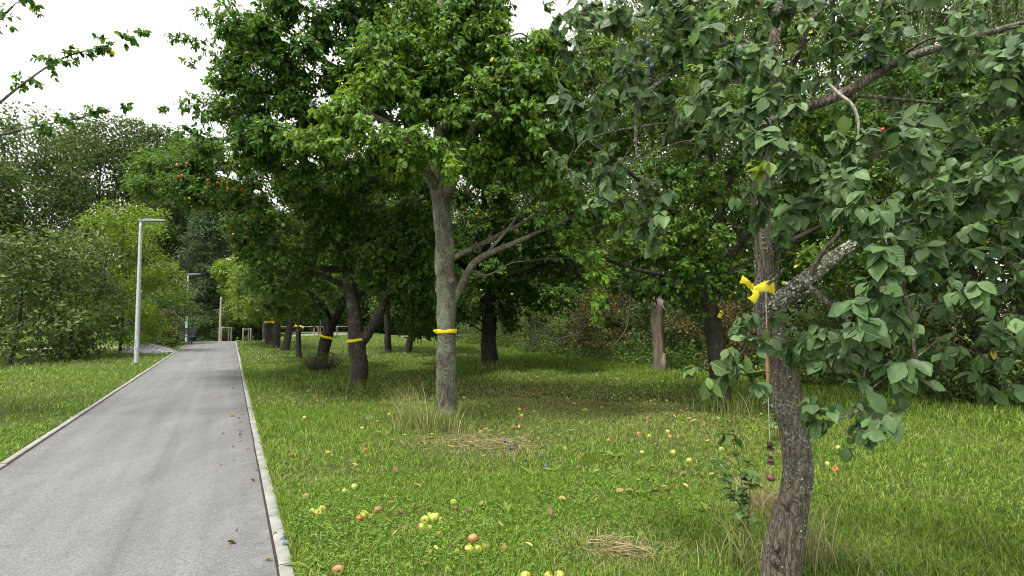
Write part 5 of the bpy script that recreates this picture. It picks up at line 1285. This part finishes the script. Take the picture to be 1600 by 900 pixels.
# saplings and suckers
def sapling(name, label, stems, L, n_leaf, mat=M_SUCKER, cat='sapling', tone=0.0, r=0.004, group=None):
    base = np.array(stems[0][0]); base[2] = gz(base[0], base[1])
    root = empty(name, base, label, cat, group)
    tb = MB(); uv = []; lf = MB()
    for st in stems:
        pc, rc = limb(tb, st, np.linspace(r, r * 0.4, len(st)), 6, 24, 0.05)
        i = rng.integers(4, 24, n_leaf)
        a = np.arange(n_leaf) * 2.4
        d = np.column_stack([np.cos(a), np.sin(a), rng.uniform(-0.4, 0.3, n_leaf)])
        Ls = L * rng.uniform(0.6, 1.15, n_leaf)
        leaves_to(lf, pc[i], d, UP + rng.normal(0, 0.35, (n_leaf, 3)), Ls, Ls * 0.66, 'hi', tone, 0.2, 0.25, uvs=uv)
    tb.build('stem', M_TWIG, root, base, smooth=True)
    lf.build('leaves', mat, root, base, smooth=True, tone=True)
Ds = G(1165, 872)[1]
sapling('plum_sapling', 'knee-high dark-leaved plum sapling left of the twisted trunk', [[P(1166, 872, Ds), P(1160, 800, Ds), P(1158, 745, Ds), P(1145, 690, Ds), P(1138, 672, Ds)], [P(1162, 800, Ds), P(1135, 750, Ds), P(1120, 720, Ds + 0.02)], [P(1166, 870, Ds), P(1172, 760, Ds - 0.02), P(1168, 720, Ds - 0.02)]], 0.085, 26, tone=0.22, group='young shoots under the foreground plum')
sapling('plum_sapling', 'pale-green sprout at the foot of the small sapling', [[P(1160, 885, Ds - 0.1), P(1150, 860, Ds - 0.1), P(1140, 840, Ds - 0.1)]], 0.07, 9, M_NETTLE, tone=0.5, group='young shoots under the foreground plum')
Dq = G(1212, 690)[1]
sapling('plum_sapling', 'leafy shoot directly behind the hanging bead string', [[P(1212, 690, Dq), P(1205, 640, Dq), P(1203, 600, Dq)], [P(1214, 690, Dq), P(1216, 640, Dq), P(1212, 610, Dq)]], 0.10, 16, group='young shoots under the foreground plum')
Dl = G(500, 578)[1]
base = G(500, 578)
def suckers():
    root = empty('sucker_thicket', base, 'low dark thicket of twiggy suckers round the leaning trunk foot', 'shrub')
    n = 240; mb = MB(); a = rng.uniform(0, 6.28, n)
    st = base + np.column_stack([np.cos(a), np.sin(a), 0 * a]) * rng.uniform(0.05, 0.3, n)[:, None]
    e = st + np.column_stack([np.cos(a) * rng.uniform(0.05, 0.45, n), np.sin(a) * rng.uniform(0.05, 0.45, n), rng.uniform(0.1, 0.55, n)])
    v, q_ = tubes(np.stack([st, (st + e) / 2 + rng.normal(0, 0.03, (n, 3)), e], 1), np.broadcast_to([0.009, 0.007, 0.004], (n, 3)), 3); mb.add(v, q_)
    mb.build('stems', M_TWIG, root, base)
    c = Crown('lo'); c.mass(base + [0, 0, 0.25], (0.6, 0.6, 0.3), 420, 0.07, 0.045)
    c.leaf.build('leaves', M_BUSH, root, base, tone=True)
suckers()

# bare grey twigs in the shady bushes behind the orchard
def dead_branches(label, pts, D, mat=None):
    b = np.array(G(pts[0][0][0], pts[0][0][1] if pts[0][0][1] > 520 else 560)); b = np.array([P(pts[0][0][0], 450, D)[0], D, float(gz(P(pts[0][0][0], 450, D)[0], D))])
    mb = MB()
    for l in pts:
        limb(mb, [P(x, y, D) for x, y, w in l], [w * 0.5 * D / F for x, y, w in l], 6, 24, 0.1)
    tag(mb.build('dead_branch', mat or M_TWIGPALE, origin=b, smooth=True, loc=b), label, 'branch', 'bare branches in the shade')
dead_branches('bare grey forked branch low in the shade right of the thick apple trunk', [[(832, 545, 7), (830, 510, 5), (828, 490, 4)], [(834, 535, 4), (845, 520, 4), (860, 512, 3)], [(850, 528, 3), (870, 530, 2.5), (905, 520, 2)]], 19.5)
dead_branches('thin dark curved branch hanging in the shade left of the stump', [[(955, 545, 3), (978, 515, 2.5), (983, 480, 2), (985, 455, 2)]], 19.0, M_TWIG)

# ------------------------------------------------------------------ yellow bands on trunks
def band(label, skel0, px, py, D, rscale=1.1, hgt=0.055, tail=None, tilt=0.0):
    pc, rc = skel0
    z = P(px, py, D)[2]
    i = int(np.argmin(np.abs(pc[:, 2] - z))); c = pc[i]; r = rc[i] * rscale + 0.006
    n = 40; a = np.arange(n) / n * 2 * np.pi
    mb = MB(); rows = []
    for k, (dr, zz) in enumerate(((0.0, -0.5), (0.004, -0.2), (0.004, 0.2), (0.0, 0.5), (-0.006, 0.5), (-0.006, -0.5))):
        wob = 0.006 * np.sin(3 * a + k) + 0.004 * np.sin(5 * a)
        rr = r + dr + 0.004 * np.sin(2 * a + 1)
        rows.append(np.stack([rr * np.cos(a), rr * np.sin(a), zz * hgt + wob + tilt * r * np.cos(a)], -1))
    V = np.array(rows); idn = np.arange(6 * n).reshape(6, n)
    Q = np.stack([idn, np.roll(idn, -1, 1), np.roll(np.roll(idn, -1, 0), -1, 1), np.roll(idn, -1, 0)], -1).reshape(-1, 4)
    mb.add(V.reshape(-1, 3), Q)
    if tail:
        for dx, dz, w in tail:
            p0 = np.array([math.copysign(r * 0.75, dx), -r * 0.7, 0.0]); p1 = p0 + [dx, -0.02, dz]
            mv = []
            for kk in range(5):
                f = kk / 4; p = p0 * (1 - f) + p1 * f + [0, -0.012 * math.sin(3 * f), 0]
                for sgn in (-1, 1):
                    for th in (0, 0.003): mv.append(p + [0, th, sgn * w * (0.5 + 0.25 * f)])
            qq = []
            for kk in range(4):
                b_ = kk * 4
                qq += [(b_, b_ + 2, b_ + 6, b_ + 4), (b_ + 1, b_ + 5, b_ + 7, b_ + 3), (b_, b_ + 4, b_ + 5, b_ + 1), (b_ + 2, b_ + 3, b_ + 7, b_ + 6)]
            mb.add(mv, qq)
    o = mb.build('yellow_band', M_RIBBON, smooth=True, loc=c)
    return tag(o, label, 'ribbon', 'yellow bands tied round trunks')
band('yellow tape band round the straight grey plum trunk', PL_SKEL[0], 697, 519, PL_D, 1.08, 0.062, [(-0.06, 0.01, 0.03)], 0.02)
band('yellow tape band round the forked apple trunk, just under the fork', A1[4][0], 558, 531, A1[2], 1.1, 0.065, None, 0.12)
band('yellow tape band round the leaning trunk with suckers', A4[4][0], 513, 526, A4[2], 1.12, 0.08, [(-0.08, 0.04, 0.04), (0.14, -0.1, 0.03)], -0.3)
for px, py, D, lab in ((421, 503, G(421, 537)[1], 'yellow tape band on the far thick trunk in the row'), (466, 509, G(467, 560)[1], 'yellow tape scrap on the slim fifth trunk in the row')):
    zt = P(px, py, D)
    pc = np.array([zt - UP * 0.2, zt, zt + UP * 0.2]); band(lab, (pc, np.full(3, (6.2 if px < 440 else 3.8) * D / F)), px, py, D, 1.15, 0.12 if px < 440 else 0.07, [(0.15, -0.08, 0.06)])


# bow on the twisted foreground trunk
def fg_ribbon():
    D = FG_D - 0.12
    c0 = P(1190, 450, D)
    root = empty('yellow_ribbon', c0, 'frayed bright yellow ribbon knotted in a bow on the twisted foreground trunk', 'ribbon', 'yellow bands tied round trunks')
    def strip_px(name, pts, part=True):
        mb = MB(); n = 18
        cp = catmull([[*P(x, y, D + dd), w * D / F] for x, y, dd, w in pts], n)
        tan = nrm(np.gradient(cp[:, :3], axis=0)); sd = nrm(np.cross(tan, [0, -1, 0.15]))
        fr = 1 + 0.12 * np.sin(np.arange(n) * 2.1)
        rows = []
        for f in (-1, -0.4, 0.2, 1):
            rows.append(cp[:, :3] + sd * (cp[:, 3] * 0.5 * f * fr)[:, None] + np.array([0, -0.004, 0]) * math.cos(2.5 * f))
        V = np.array(rows); Vb = V + [0, 0.0022, 0]
        i = np.arange(4 * n).reshape(4, n); q1 = np.stack([i[:-1, :-1], i[:-1, 1:], i[1:, 1:], i[1:, :-1]], -1).reshape(-1, 4)
        mb.add(np.vstack([V.reshape(-1, 3), Vb.reshape(-1, 3)]), np.vstack([q1, q1[:, ::-1] + 4 * n]))
        mb.build(name, M_RIBBON, root, c0, smooth=True)
    strip_px('band', [(1180, 452, 0.0, 9), (1190, 449, -0.02, 13), (1200, 447, -0.02, 18), (1210, 449, 0.02, 22)])
    strip_px('tail', [(1181, 452, -0.02, 6), (1172, 446, -0.05, 9), (1167, 440, -0.06, 9), (1158, 436, -0.06, 13)])
    strip_px('tail', [(1176, 450, -0.03, 8), (1182, 458, -0.05, 10), (1179, 465, -0.06, 10), (1174, 470, -0.05, 14)])
    mb = MB(); lathe(mb, [(0.001, -0.012), (0.01, -0.009), (0.014, 0), (0.01, 0.009), (0.001, 0.012)], 10)
    k = mb.build('knot', M_RIBBON, root, smooth=True); k.location = P(1179, 451, D - 0.03) - c0
    # back of the loop round the trunk
    mb = MB(); n = 26; a = np.linspace(-0.1, math.pi + 0.1, n); cc = P(1194, 449, FG_D + 0.06); r = 0.066
    V = np.concatenate([np.stack([cc[0] + r * np.cos(a), cc[1] + r * np.sin(a), np.full(n, cc[2] + dz)], -1) for dz in (-0.025, 0.025)])
    i = np.arange(n - 1); mb.add(V, np.stack([i, i + 1, i + 1 + n, i + n], -1)); mb.build('loop', M_RIBBON, root, c0)
fg_ribbon()

# hanging bead string (wind chime) in front of the trunk
def chime():
    D = FG_D - 0.2
    top = P(1197, 440, D)
    root = empty('wind_chime', top, 'hanging string with bamboo tube and dark nut beads beside the twisted trunk', 'wind chime')
    mb = MB(); limb(mb, [top, P(1197, 475, D), P(1198, 512, D)], [0.0022] * 3, 6, 12, 0)
    limb(mb, [P(1200, 600, D), P(1201, 640, D), P(1203, 695, D)], [0.0022] * 3, 6, 12, 0)
    limb(mb, [P(1203, 693, D), P(1204, 720, D), P(1204, 748, D)], [0.0016] * 3, 6, 12, 0)
    mb.build('cord', M_CORD, root, top, smooth=True)
    mb = MB(); limb(mb, [P(1197.5, 510, D), P(1198.5, 535, D), P(1199, 556, D), P(1200, 604, D)], [0.0085, 0.009, 0.0095, 0.0085], 12, 30, 0.03)
    for y in (512, 535, 556, 580, 600): limb(mb, [P(1197.6 + (y - 510) * 0.026, y - 1, D), P(1197.6 + (y - 510) * 0.026, y + 1, D)], [0.0112, 0.0112], 12, 4, 0.02)
    mb.build('bamboo_tube', M_BAMBOO, root, top, smooth=True)
    def bead(px, py, w, h, mat, tilt=0.0):
        m = MB(); s = D / F; W, H = w * s / 2, h * s / 2
        lathe(m, [(0.0005, -H), (W * 0.6, -H * 0.8), (W * 0.95, -H * 0.3), (W, 0.1 * H), (W * 0.8, 0.6 * H), (W * 0.45, H * 0.9), (0.0005, H)], 16)
        o = m.build('bead', mat, root, smooth=True); o.location = P(px, py, D) - top; o.rotation_euler = (0.2, tilt, 0)
    bead(1203, 695, 10, 9, M_CHESTNUT); bead(1203, 701, 13, 4, M_CHESTNUT, 0.1); bead(1204, 719, 9, 7, M_NUTRED); bead(1204, 724, 11, 4, M_CHESTNUT); bead(1203.5, 714, 8, 4, M_CHESTNUT); bead(1204, 746, 14, 12, M_NUTRED, 0.4)
chime()

rng = np.random.default_rng(105)
# ------------------------------------------------------------------ windfalls
def fallen(kind, px, py, label, group, scale=1.0, dz=0.0, sink=0.016, name='apple', me=None):
    g = G(px, py); z = float(gz(g[0], g[1])); g = G(px, py, z + 0.03)
    o = put(me or AP[kind], name, (g[0], g[1], z + 0.031 * scale - sink + dz), tuple(rng.uniform(-1.4, 1.4, 3)), scale)
    return tag(o, label, 'apple' if name == 'apple' else 'plum', group)
GA = 'fallen apples in the near lawn'
near = [('yellow', 664, 812, 'large yellow windfall apple with orange cheek in the lawn cluster', 1.1, 0.01), ('yellow', 678, 811, 'largest bright yellow apple in the lawn cluster', 1.25, 0.015), ('yellow', 689, 810, 'small yellow apple at right of the lawn cluster', 0.9, 0),
        ('rotten', 658, 821, 'bird-pecked apple with a black hole at the front of the cluster', 0.95, 0), ('rotten', 671, 822, 'hollow rotten apple with pale rim in the cluster', 0.8, 0), ('green', 673, 805, 'green apple at the back of the lawn cluster', 0.95, 0.01),
        ('yellow', 488, 797, 'leftmost yellow apple of the trio near the kerb', 0.95, 0), ('yellow', 496, 799, 'middle yellow apple of the trio near the kerb', 1.0, 0), ('yellow', 503, 794, 'right-hand yellow apple of the trio near the kerb', 1.05, 0),
        ('brown', 478, 773, 'brown rotting apple under a pale leaf near the kerb', 0.95, 0), ('green', 554, 759, 'pale green apple sitting high in the lawn', 1.05, 0), ('green', 539, 765, 'half-sunk green apple left of the pale green one', 0.9, 0),
        ('red', 561, 807, 'small red apple at left of the mixed group', 0.9, 0), ('yellow', 569, 802, 'yellow and red apple in the mixed group', 1.1, 0), ('brown', 579, 803, 'wizened brown apple in the mixed group', 0.75, 0), ('brown', 590, 794, 'pinkish brown apple at right of the mixed group', 0.95, 0),
        ('yellow', 708, 782, 'lone orange-yellow apple right of the lawn cluster', 0.85, 0), ('brown', 528, 889, 'shrivelled orange-brown apple at the bottom edge near the kerb', 1.1, 0),
        ('brown', 739, 849, 'pinkish apple on top of the bottom pile', 1.0, 0.045), ('yellow', 732, 858, 'front yellow apple of the bottom pile', 1.15, 0), ('yellow', 747, 856, 'right yellow apple of the bottom pile', 1.0, 0), ('yellow', 726, 853, 'left orange-yellow apple of the bottom pile', 0.9, 0), ('yellow', 757, 850, 'small yellow apple just right of the bottom pile', 0.8, 0), ('yellow', 714, 857, 'half-hidden yellow apple left of the bottom pile', 0.75, 0), ('brown', 788, 854, 'brown decayed apple in the clover right of the bottom pile', 0.9, 0),
        ('yellow', 822, 898, 'yellow apple cut by the bottom edge, left of three', 1.0, 0), ('yellow', 856, 898, 'yellow apple cut by the bottom edge, middle of three', 1.0, 0), ('yellow', 875, 897, 'yellow apple cut by the bottom edge, right of three', 1.05, 0),
        ('red', 1306, 732, 'red apple right of the twisted trunk', 1.1, 0), ('brown', 456, 709, 'orange apple by the path edge', 0.9, 0), ('red', 572, 700, 'tiny red apple in mid lawn', 0.8, 0)]
for k, px, py, lab, s, dz in near:
    o_ = fallen(k, px, py, lab, GA, s * 0.92, dz)
    if k == 'rotten': o_.rotation_euler = (0.35, 0, -1.0)      # pecked side up and towards the path
GM = 'fallen apples in the middle distance'
midl = [('yellow', 1003, 705, 'yellow apple in mid lawn, left of two'), ('yellow', 1052, 705, 'yellow apple in mid lawn, right of two'), ('red', 951, 686, 'red apple above the dock plants'), ('red', 998, 676, 'red apple near a yellow one in mid lawn'), ('yellow', 1014, 679, 'yellow apple beside the red one in mid lawn'), ('yellow', 1043, 673, 'orange-yellow apple behind the lawn pair'), ('red', 1047, 681, 'orange-red apple behind the lawn pair'),
        ('red', 1100, 660, 'red apple before the shaded apple trunk, left one'), ('red', 1112, 663, 'red apple before the shaded apple trunk, right one'), ('red', 1145, 686, 'bright red apple behind the small sapling'), ('yellow', 1127, 700, 'yellow apple left of the small sapling'), ('brown', 1183, 704, 'orange apple behind the bead string'), ('yellow', 1077, 718, 'dull yellow apple in the right lawn'),
        ('yellow', 912, 640, 'bright yellow apple at the shade edge'), ('yellow', 940, 635, 'yellow apple in the shade'), ('red', 811, 650, 'dark red apple in shade right of the plum foot'), ('yellow', 815, 648, 'yellow apple touching the dark red one'), ('red', 843, 614, 'red apple deep in the shade'), ('yellow', 1042, 625, 'yellow apple at the foot of the sunny strip'), ('yellow', 1017, 625, 'pale apple left of the sunny strip one'), ('yellow', 725, 620, 'yellow leafy apple right of the plum trunk'), ('red', 626, 630, 'red apple behind the dry grass tuft'),
        ('red', 1351, 690, 'orange-red apple in the right-hand windfall heap'), ('brown', 1340, 686, 'brown apple in the right-hand windfall heap'), ('yellow', 1346, 693, 'yellow apple in the right-hand windfall heap'), ('yellow', 1310, 698, 'pale apple left of the windfall heap'), ('yellow', 1318, 704, 'pale yellow apple right of the trunk'), ('yellow', 1293, 722, 'small yellow apple close to the trunk'), ('red', 1367, 676, 'red apple beyond the windfall heap'), ('yellow', 1315, 712, 'larger pale apple right of the trunk')]
for k, px, py, lab in midl: fallen(k, px, py, lab, GM, rng.uniform(0.75, 0.95), 0.0)
GT = 'tiny fallen apples under the trees'
KL = {'yellow': 'tiny yellow windfall apple scattered in the shaded grass under the trees', 'red': 'tiny red windfall apple scattered in the shaded grass under the trees', 'green': 'tiny pale green windfall apple scattered in the shaded grass under the trees'}
for i in range(95):
    px, py = rng.uniform(590, 1110), 494 + 1440 / rng.uniform(9.8, 22)
    if 660 < px < 735 and py > 560: continue
    k = rng.choice(['yellow', 'yellow', 'yellow', 'green', 'red'])
    fallen(k, px, py, KL[k], GT, rng.uniform(0.5, 0.85), 0.005)
for i in range(8):
    px, py = rng.uniform(430, 620), 494 + 1440 / rng.uniform(8, 16); fallen('yellow', px, py, 'tiny pale windfall apple in the lit grass left of the plum', 'tiny fallen apples in the lit grass', rng.uniform(0.6, 0.9), 0.01)
# plums
fallen('', 443, 841, 'upper of two blue plums lying on the kerb', 'plums on the kerb', 1.1, -0.01, 0.0, 'plum', PLUM_ME)
fallen('', 447, 850, 'lower of two blue plums lying on the kerb', 'plums on the kerb', 1.35, -0.01, 0.0, 'plum', PLUM_ME)
for px, py in ((785, 686), (788, 689), (797, 698), (806, 694), (801, 701), (846, 714), (854, 726), (836, 708), (921, 702), (783, 660), (798, 702), (820, 720), (853, 728), (790, 683), (447, 724), (812, 690)):
    fallen('', px, py, 'small blue plum in the dry straw below the plum tree', 'fallen plums below the plum tree', 0.9, 0.0, -0.005, 'plum', PLUM_ME)

# fallen leaves and bits on the path
def flat_leaf(px, py, L, tone, label, dz=0.012, n=1):
    g = G(px, py); mb = MB()
    for k in range(n):
        a = rng.uniform(0, 6.28); o = np.append(rng.normal(0, 0.05 * (n > 1), 2), 0)
        leaves_to(mb, (o + [0, 0, dz + 0.004 * k])[None], np.array([[math.cos(a), math.sin(a), 0.05]]), UP[None] + rng.normal(0, 0.1, (1, 3)), np.array([L]), np.array([L * 0.55]), 'hi', tone, 0.35, -0.2)
    o = mb.build('fallen_leaf', M_DEADLEAF, smooth=True, tone=True, loc=(g[0], g[1], 0.0))
    tag(o, label, 'leaf', 'dead leaves on the path')
flat_leaf(366, 650, 0.11, 0.95, 'yellow leaf lying on the asphalt near the right kerb')
flat_leaf(374, 648, 0.10, 0.7, 'tan leaf touching the yellow leaf on the asphalt')
flat_leaf(361, 652, 0.08, 0.4, 'brown leaf left of the yellow leaf on the asphalt')
for i, (px, py, L, tn) in enumerate(((373, 676, 0.06, 0.5), (348, 680, 0.05, 0), (374, 682, 0.06, 0), (373, 692, 0.05, 0), (366, 700, 0.04, 0), (376, 661, 0.05, 0), (400, 678, 0.05, 0), (402, 707, 0.06, 0.2), (409, 719, 0.05, 0), (411, 745, 0.05, 0), (403, 736, 0.04, 0.8), (420, 742, 0.08, 0.1), (428, 775, 0.09, 0.1), (369, 852, 0.07, 0.05), (432, 837, 0.05, 0), (330, 617, 0.06, 0.9), (345, 622, 0.05, 0.9), (363, 607, 0.06, 0), (243, 621, 0.05, 0.9), (222, 618, 0.05, 0), (314, 547, 0.09, 0.95), (360, 562, 0.09, 0.95), (367, 556, 0.10, 0.95), (341, 550, 0.08, 0.95), (370, 570, 0.07, 0.1))):
    flat_leaf(px, py, L, tn, 'small %s leaf scrap on the asphalt %s' % ('pale' if tn > 0.6 else 'dark', 'far down the path' if py < 600 else 'along the right kerb' if px > 395 else 'in the middle of the path'), 0.03 if px > 415 else 0.012)

for i in range(34):
    py = 494 + 1440 / rng.uniform(3.8, 16); u_ = 1.0 - abs(rng.normal(0, 0.10)); g_ = ST(0, 0)
    s_ = (1.6 * F / (py - 494)) / 0.93 * 0.97
    p_ = ST(s_, PATH_R - 0.03 - abs(rng.normal(0, 0.22)), 0.0)
    mb = MB(); a_ = rng.uniform(0, 6.28); L_ = rng.uniform(0.02, 0.05)
    leaves_to(mb, np.array([[0, 0, 0.012]]), np.array([[math.cos(a_), math.sin(a_), 0.08]]), UP[None] + rng.normal(0, 0.15, (1, 3)), np.array([L_]), np.array([L_ * 0.5]), 'hi', float(rng.choice([0.0, 0.0, 0.6])), 0.4, -0.3)
    tag(mb.build('fallen_leaf', M_DEADLEAF, smooth=True, tone=True, loc=p_), 'tiny dry leaf crumb on the asphalt close to the right kerb', 'leaf', 'dead leaves on the path')
# ------------------------------------------------------------------ street lamps
def street_lamp(px, py, top_py, label):
    g = G(px, py); z = float(gz(g[0], g[1])); g[2] = z
    H = P(px, top_py, g[1])[2] - z
    root = empty('street_lamp', g, label, 'street lamp', 'street lamps left of the path')
    root.rotation_euler = (0, 0, math.atan2(RV[1], RV[0]))
    m = MB(); limb(m, [(0, 0, -0.3), (0, 0, 1.0), (0, 0, 2.6), (0, 0, H)], [0.075, 0.072, 0.062, 0.045], 16, 30, 0.0)
    m.build('pole', M_STEEL, root, smooth=True)
    m = MB(); limb(m, [(0, 0, 0.0), (0, 0, 0.04), (0, 0, 0.05)], [0.11, 0.11, 0.06], 16, 8, 0.0); m.build('base_plate', M_STEELDARK, root, smooth=True)
    # slim LED head: tapered flat housing reaching over the path
    m = MB(); v = []
    for x, w, z0, z1 in ((-0.08, 0.05, -0.02, 0.05), (0.06, 0.07, -0.03, 0.07), (0.2, 0.12, 0.0, 0.075), (0.5, 0.13, 0.025, 0.085), (0.72, 0.11, 0.04, 0.08)):
        v += [(x, -w, H + z0), (x, w, H + z0), (x, w * 0.8, H + z1), (x, -w * 0.8, H + z1)]
    q_ = []
    for k in range(4):
        b = 4 * k
        for j in range(4): q_.append((b + j, b + (j + 1) % 4, b + 4 + (j + 1) % 4, b + 4 + j))
    q_ += [(3, 2, 1, 0), (16, 17, 18, 19)]
    m.add(v, q_); m.build('lamp_head', M_STEELDARK, root)
    m = MB(); m.add([(0.22, -0.09, H - 0.006), (0.22, 0.09, H - 0.006), (0.66, 0.085, H + 0.03), (0.66, -0.085, H + 0.03), (0.22, -0.09, H + 0.004), (0.22, 0.09, H + 0.004), (0.66, 0.085, H + 0.04), (0.66, -0.085, H + 0.04)], [(3, 2, 1, 0), (4, 5, 6, 7), (0, 1, 5, 4), (1, 2, 6, 5), (2, 3, 7, 6), (3, 0, 4, 7)])
    m.build('lens', M_KERB, root)
    m = MB(); m.add([(-0.045, -0.082, 0.5), (0.045, -0.082, 0.5), (0.045, -0.082, 0.85), (-0.045, -0.082, 0.85), (-0.045, -0.06, 0.5), (0.045, -0.06, 0.5), (0.045, -0.06, 0.85), (-0.045, -0.06, 0.85)], [(0, 1, 2, 3), (5, 4, 7, 6), (0, 4, 5, 1), (3, 2, 6, 7), (0, 3, 7, 4), (1, 5, 6, 2)])
    m.build('service_door', M_STEEL, root)
street_lamp(213, 568, 345, 'nearer tall galvanised street lamp on the left lawn')
street_lamp(291, 532, 429, 'farther galvanised street lamp beside the bench')

# wooden pole at the path end
def pole():
    x, y = at_px(345, 46); z = float(gz(x, y)); top = P(345, 465, 46)[2]
    m = MB(); limb(m, [(0, 0, -0.2), (0, 0, 1.5), (0.02, 0, top - z)], [0.10, 0.09, 0.07], 10, 20, 0.03)
    tag(m.build('wooden_pole', M_STAKE, smooth=True, loc=(x, y, z)), 'plain grey wooden pole standing at the end of the path', 'pole')
pole()

# staked frames for young trees
def bar(m, a, b, r=0.035): limb(m, [a, (np.array(a) + b) / 2, b], [r, r, r], 8, 6, 0.02)
def stake_frame(label, px, D, w, h, tree_h=3.2, leafy=True):
    x, y = at_px(px, D); z = float(gz(x, y))
    root = empty('tree_stakes', (x, y, z), label, 'tree stakes', 'wooden stake frames round young trees')
    ps = [np.array([w / 2 * math.cos(a), w / 2 * math.sin(a), 0]) for a in (math.pi + 0.1, 0.05, 1.6)]
    for p in ps:
        m = MB(); bar(m, p - [0, 0, 0.1], p + [0, 0, h], 0.045); m.build('post', M_STAKE, root, smooth=True)
    for i in range(3):
        m = MB(); bar(m, ps[i] + [0, 0, h - 0.06], ps[(i + 1) % 3] + [0, 0, h - 0.06], 0.035); m.build('rail', M_STAKE, root, smooth=True)
    return x, y, z
for lab, px, D, w, h, tl in (('stake frame right of the pole at path end', 355, 47, 0.75, 1.35, 'slim young tree inside the stake frame right of the pole'), ('stake frame on the lawn at the right end of the path', 387, 46, 0.60, 1.15, 'slim young tree inside the stake frame at the right path end'), ('stake frame seen between the leaning trunk and the slim trunk', 499, 44, 0.7, 1.3, 'slim young tree in the stake frame behind the leaning trunk'), ('stake frame left of the bench', 262, 36, 0.6, 1.5, 'slim young tree in the stake frame beside the bench')):
    x, y, z = stake_frame(lab, px, D, w, h)
    far_tree('young_tree', tl, x, y, 3.6, 0.75, M_BUSH, 'young staked trees', leaf=0.14, nb=9, nl=70, crown_from=0.5, tone=0.2, trunk_r=0.028)

# white railing by the far road
def railing():
    p = ST(49.3, 3.5); root = empty('railing', p, 'pale metal railing beside the crossing road between trunks', 'railing')
    a = math.atan2(RV[1], RV[0]); root.rotation_euler = (0, 0, a)
    for i in range(5):
        m = MB(); bar(m, np.array([i * 1.5, 0, -0.1]), np.array([i * 1.5, 0, 1.0]), 0.035); m.build('post', M_KERB, root, smooth=True)
    for zz in (0.5, 1.0):
        m = MB(); bar(m, np.array([0, 0, zz]), np.array([6.0, 0, zz]), 0.03); m.build('rail', M_KERB, root, smooth=True)
railing()

# scrap of tape on the shaded trunk
# bench
def box(m, x0, x1, y0, y1, z0, z1, b=0.006):
    v = []
    for z, i in ((z0, b), (z0 + b, 0), (z1 - b, 0), (z1, b)):
        v += [(x0 + i, y0 + i, z), (x1 - i, y0 + i, z), (x1 - i, y1 - i, z), (x0 + i, y1 - i, z)]
    q_ = [(3, 2, 1, 0), (12, 13, 14, 15)]
    for k in range(3):
        for j in range(4): q_.append((4 * k + j, 4 * k + (j + 1) % 4, 4 * k + 4 + (j + 1) % 4, 4 * k + 4 + j))
    m.add(v, q_)
def tape_scrap():
    c = P(1119, 492, A2[2]) + np.array([0.0, -0.17, 0.0])
    m = MB(); box(m, -0.03, 0.04, -0.003, 0.003, -0.05, 0.03, 0.001)
    o = m.build('yellow_band', M_RIBBON, loc=c); o.rotation_euler = (0.1, 0.5, 0.2)
    tag(o, 'small yellow tape scrap high on the shaded apple trunk', 'ribbon', 'yellow bands tied round trunks')
tape_scrap()
def bench():
    g = G(276, 538); g[2] = gz(g[0], g[1])
    root = empty('park_bench', g, 'dark grey park bench on the left beside the side path', 'bench')
    root.rotation_euler = (0, 0, R(12))
    for i in range(4):
        m = MB(); box(m, -0.9, 0.9, -0.24 + 0.13 * i, -0.24 + 0.13 * i + 0.11, 0.42, 0.465); m.build('seat_plank', M_STEELDARK, root)
    for i in range(3):
        m = MB(); box(m, -0.9, 0.9, 0.30, 0.335, 0.55 + 0.13 * i, 0.66 + 0.13 * i); m.build('back_plank', M_STEELDARK, root)
    for x in (-0.72, 0.66):
        m = MB(); box(m, x, x + 0.08, -0.22, -0.14, -0.02, 0.418); m.build('leg', M_STEELDARK, root)
        m = MB(); box(m, x, x + 0.08, 0.22, 0.297, -0.02, 0.92); m.build('leg', M_STEELDARK, root)
bench()

# gravel heap
def gravel():
    g = G(232, 551); g[2] = gz(g[0], g[1]); n = 1500
    a = rng.uniform(0, 6.28, n); r = np.sqrt(rng.uniform(0, 1, n))
    c = np.column_stack([np.cos(a) * r * 1.15, np.sin(a) * r * 0.8, (1 - r ** 1.4) * 0.34 + rng.uniform(-0.02, 0.02, n)])
    s = rng.uniform(0.025, 0.06, n)
    base_v = np.array([[1, 0, 0], [-1, 0, 0], [0, 1, 0], [0, -1, 0], [0, 0, 1], [0, 0, -1.0]])
    tri = np.array([[0, 2, 4], [2, 1, 4], [1, 3, 4], [3, 0, 4], [2, 0, 5], [1, 2, 5], [3, 1, 5], [0, 3, 5]])
    V = c[:, None] + base_v[None] * s[:, None, None] * rng.uniform(0.6, 1.3, (n, 6, 1))
    m = MB(); m.add(V.reshape(-1, 3), None, (tri[None] + (np.arange(n) * 6)[:, None, None]).reshape(-1, 3))
    aa = np.arange(20) / 20 * 6.283
    rings = [np.column_stack([np.cos(aa) * f * 1.1, np.sin(aa) * f * 0.76, np.full(20, (1 - f ** 1.4) * 0.31 - 0.02)]) for f in (1.0, 0.75, 0.5, 0.25, 0.02)]
    i = np.arange(100).reshape(5, 20)
    m.add(np.vstack(rings), np.stack([i[:-1], np.roll(i[:-1], -1, 1), np.roll(i[1:], -1, 1), i[1:]], -1).reshape(-1, 4))
    tag(m.build('gravel_heap', M_GRAVEL, loc=g), 'low heap of grey gravel on the left lawn behind the lamp', 'gravel heap')
gravel()
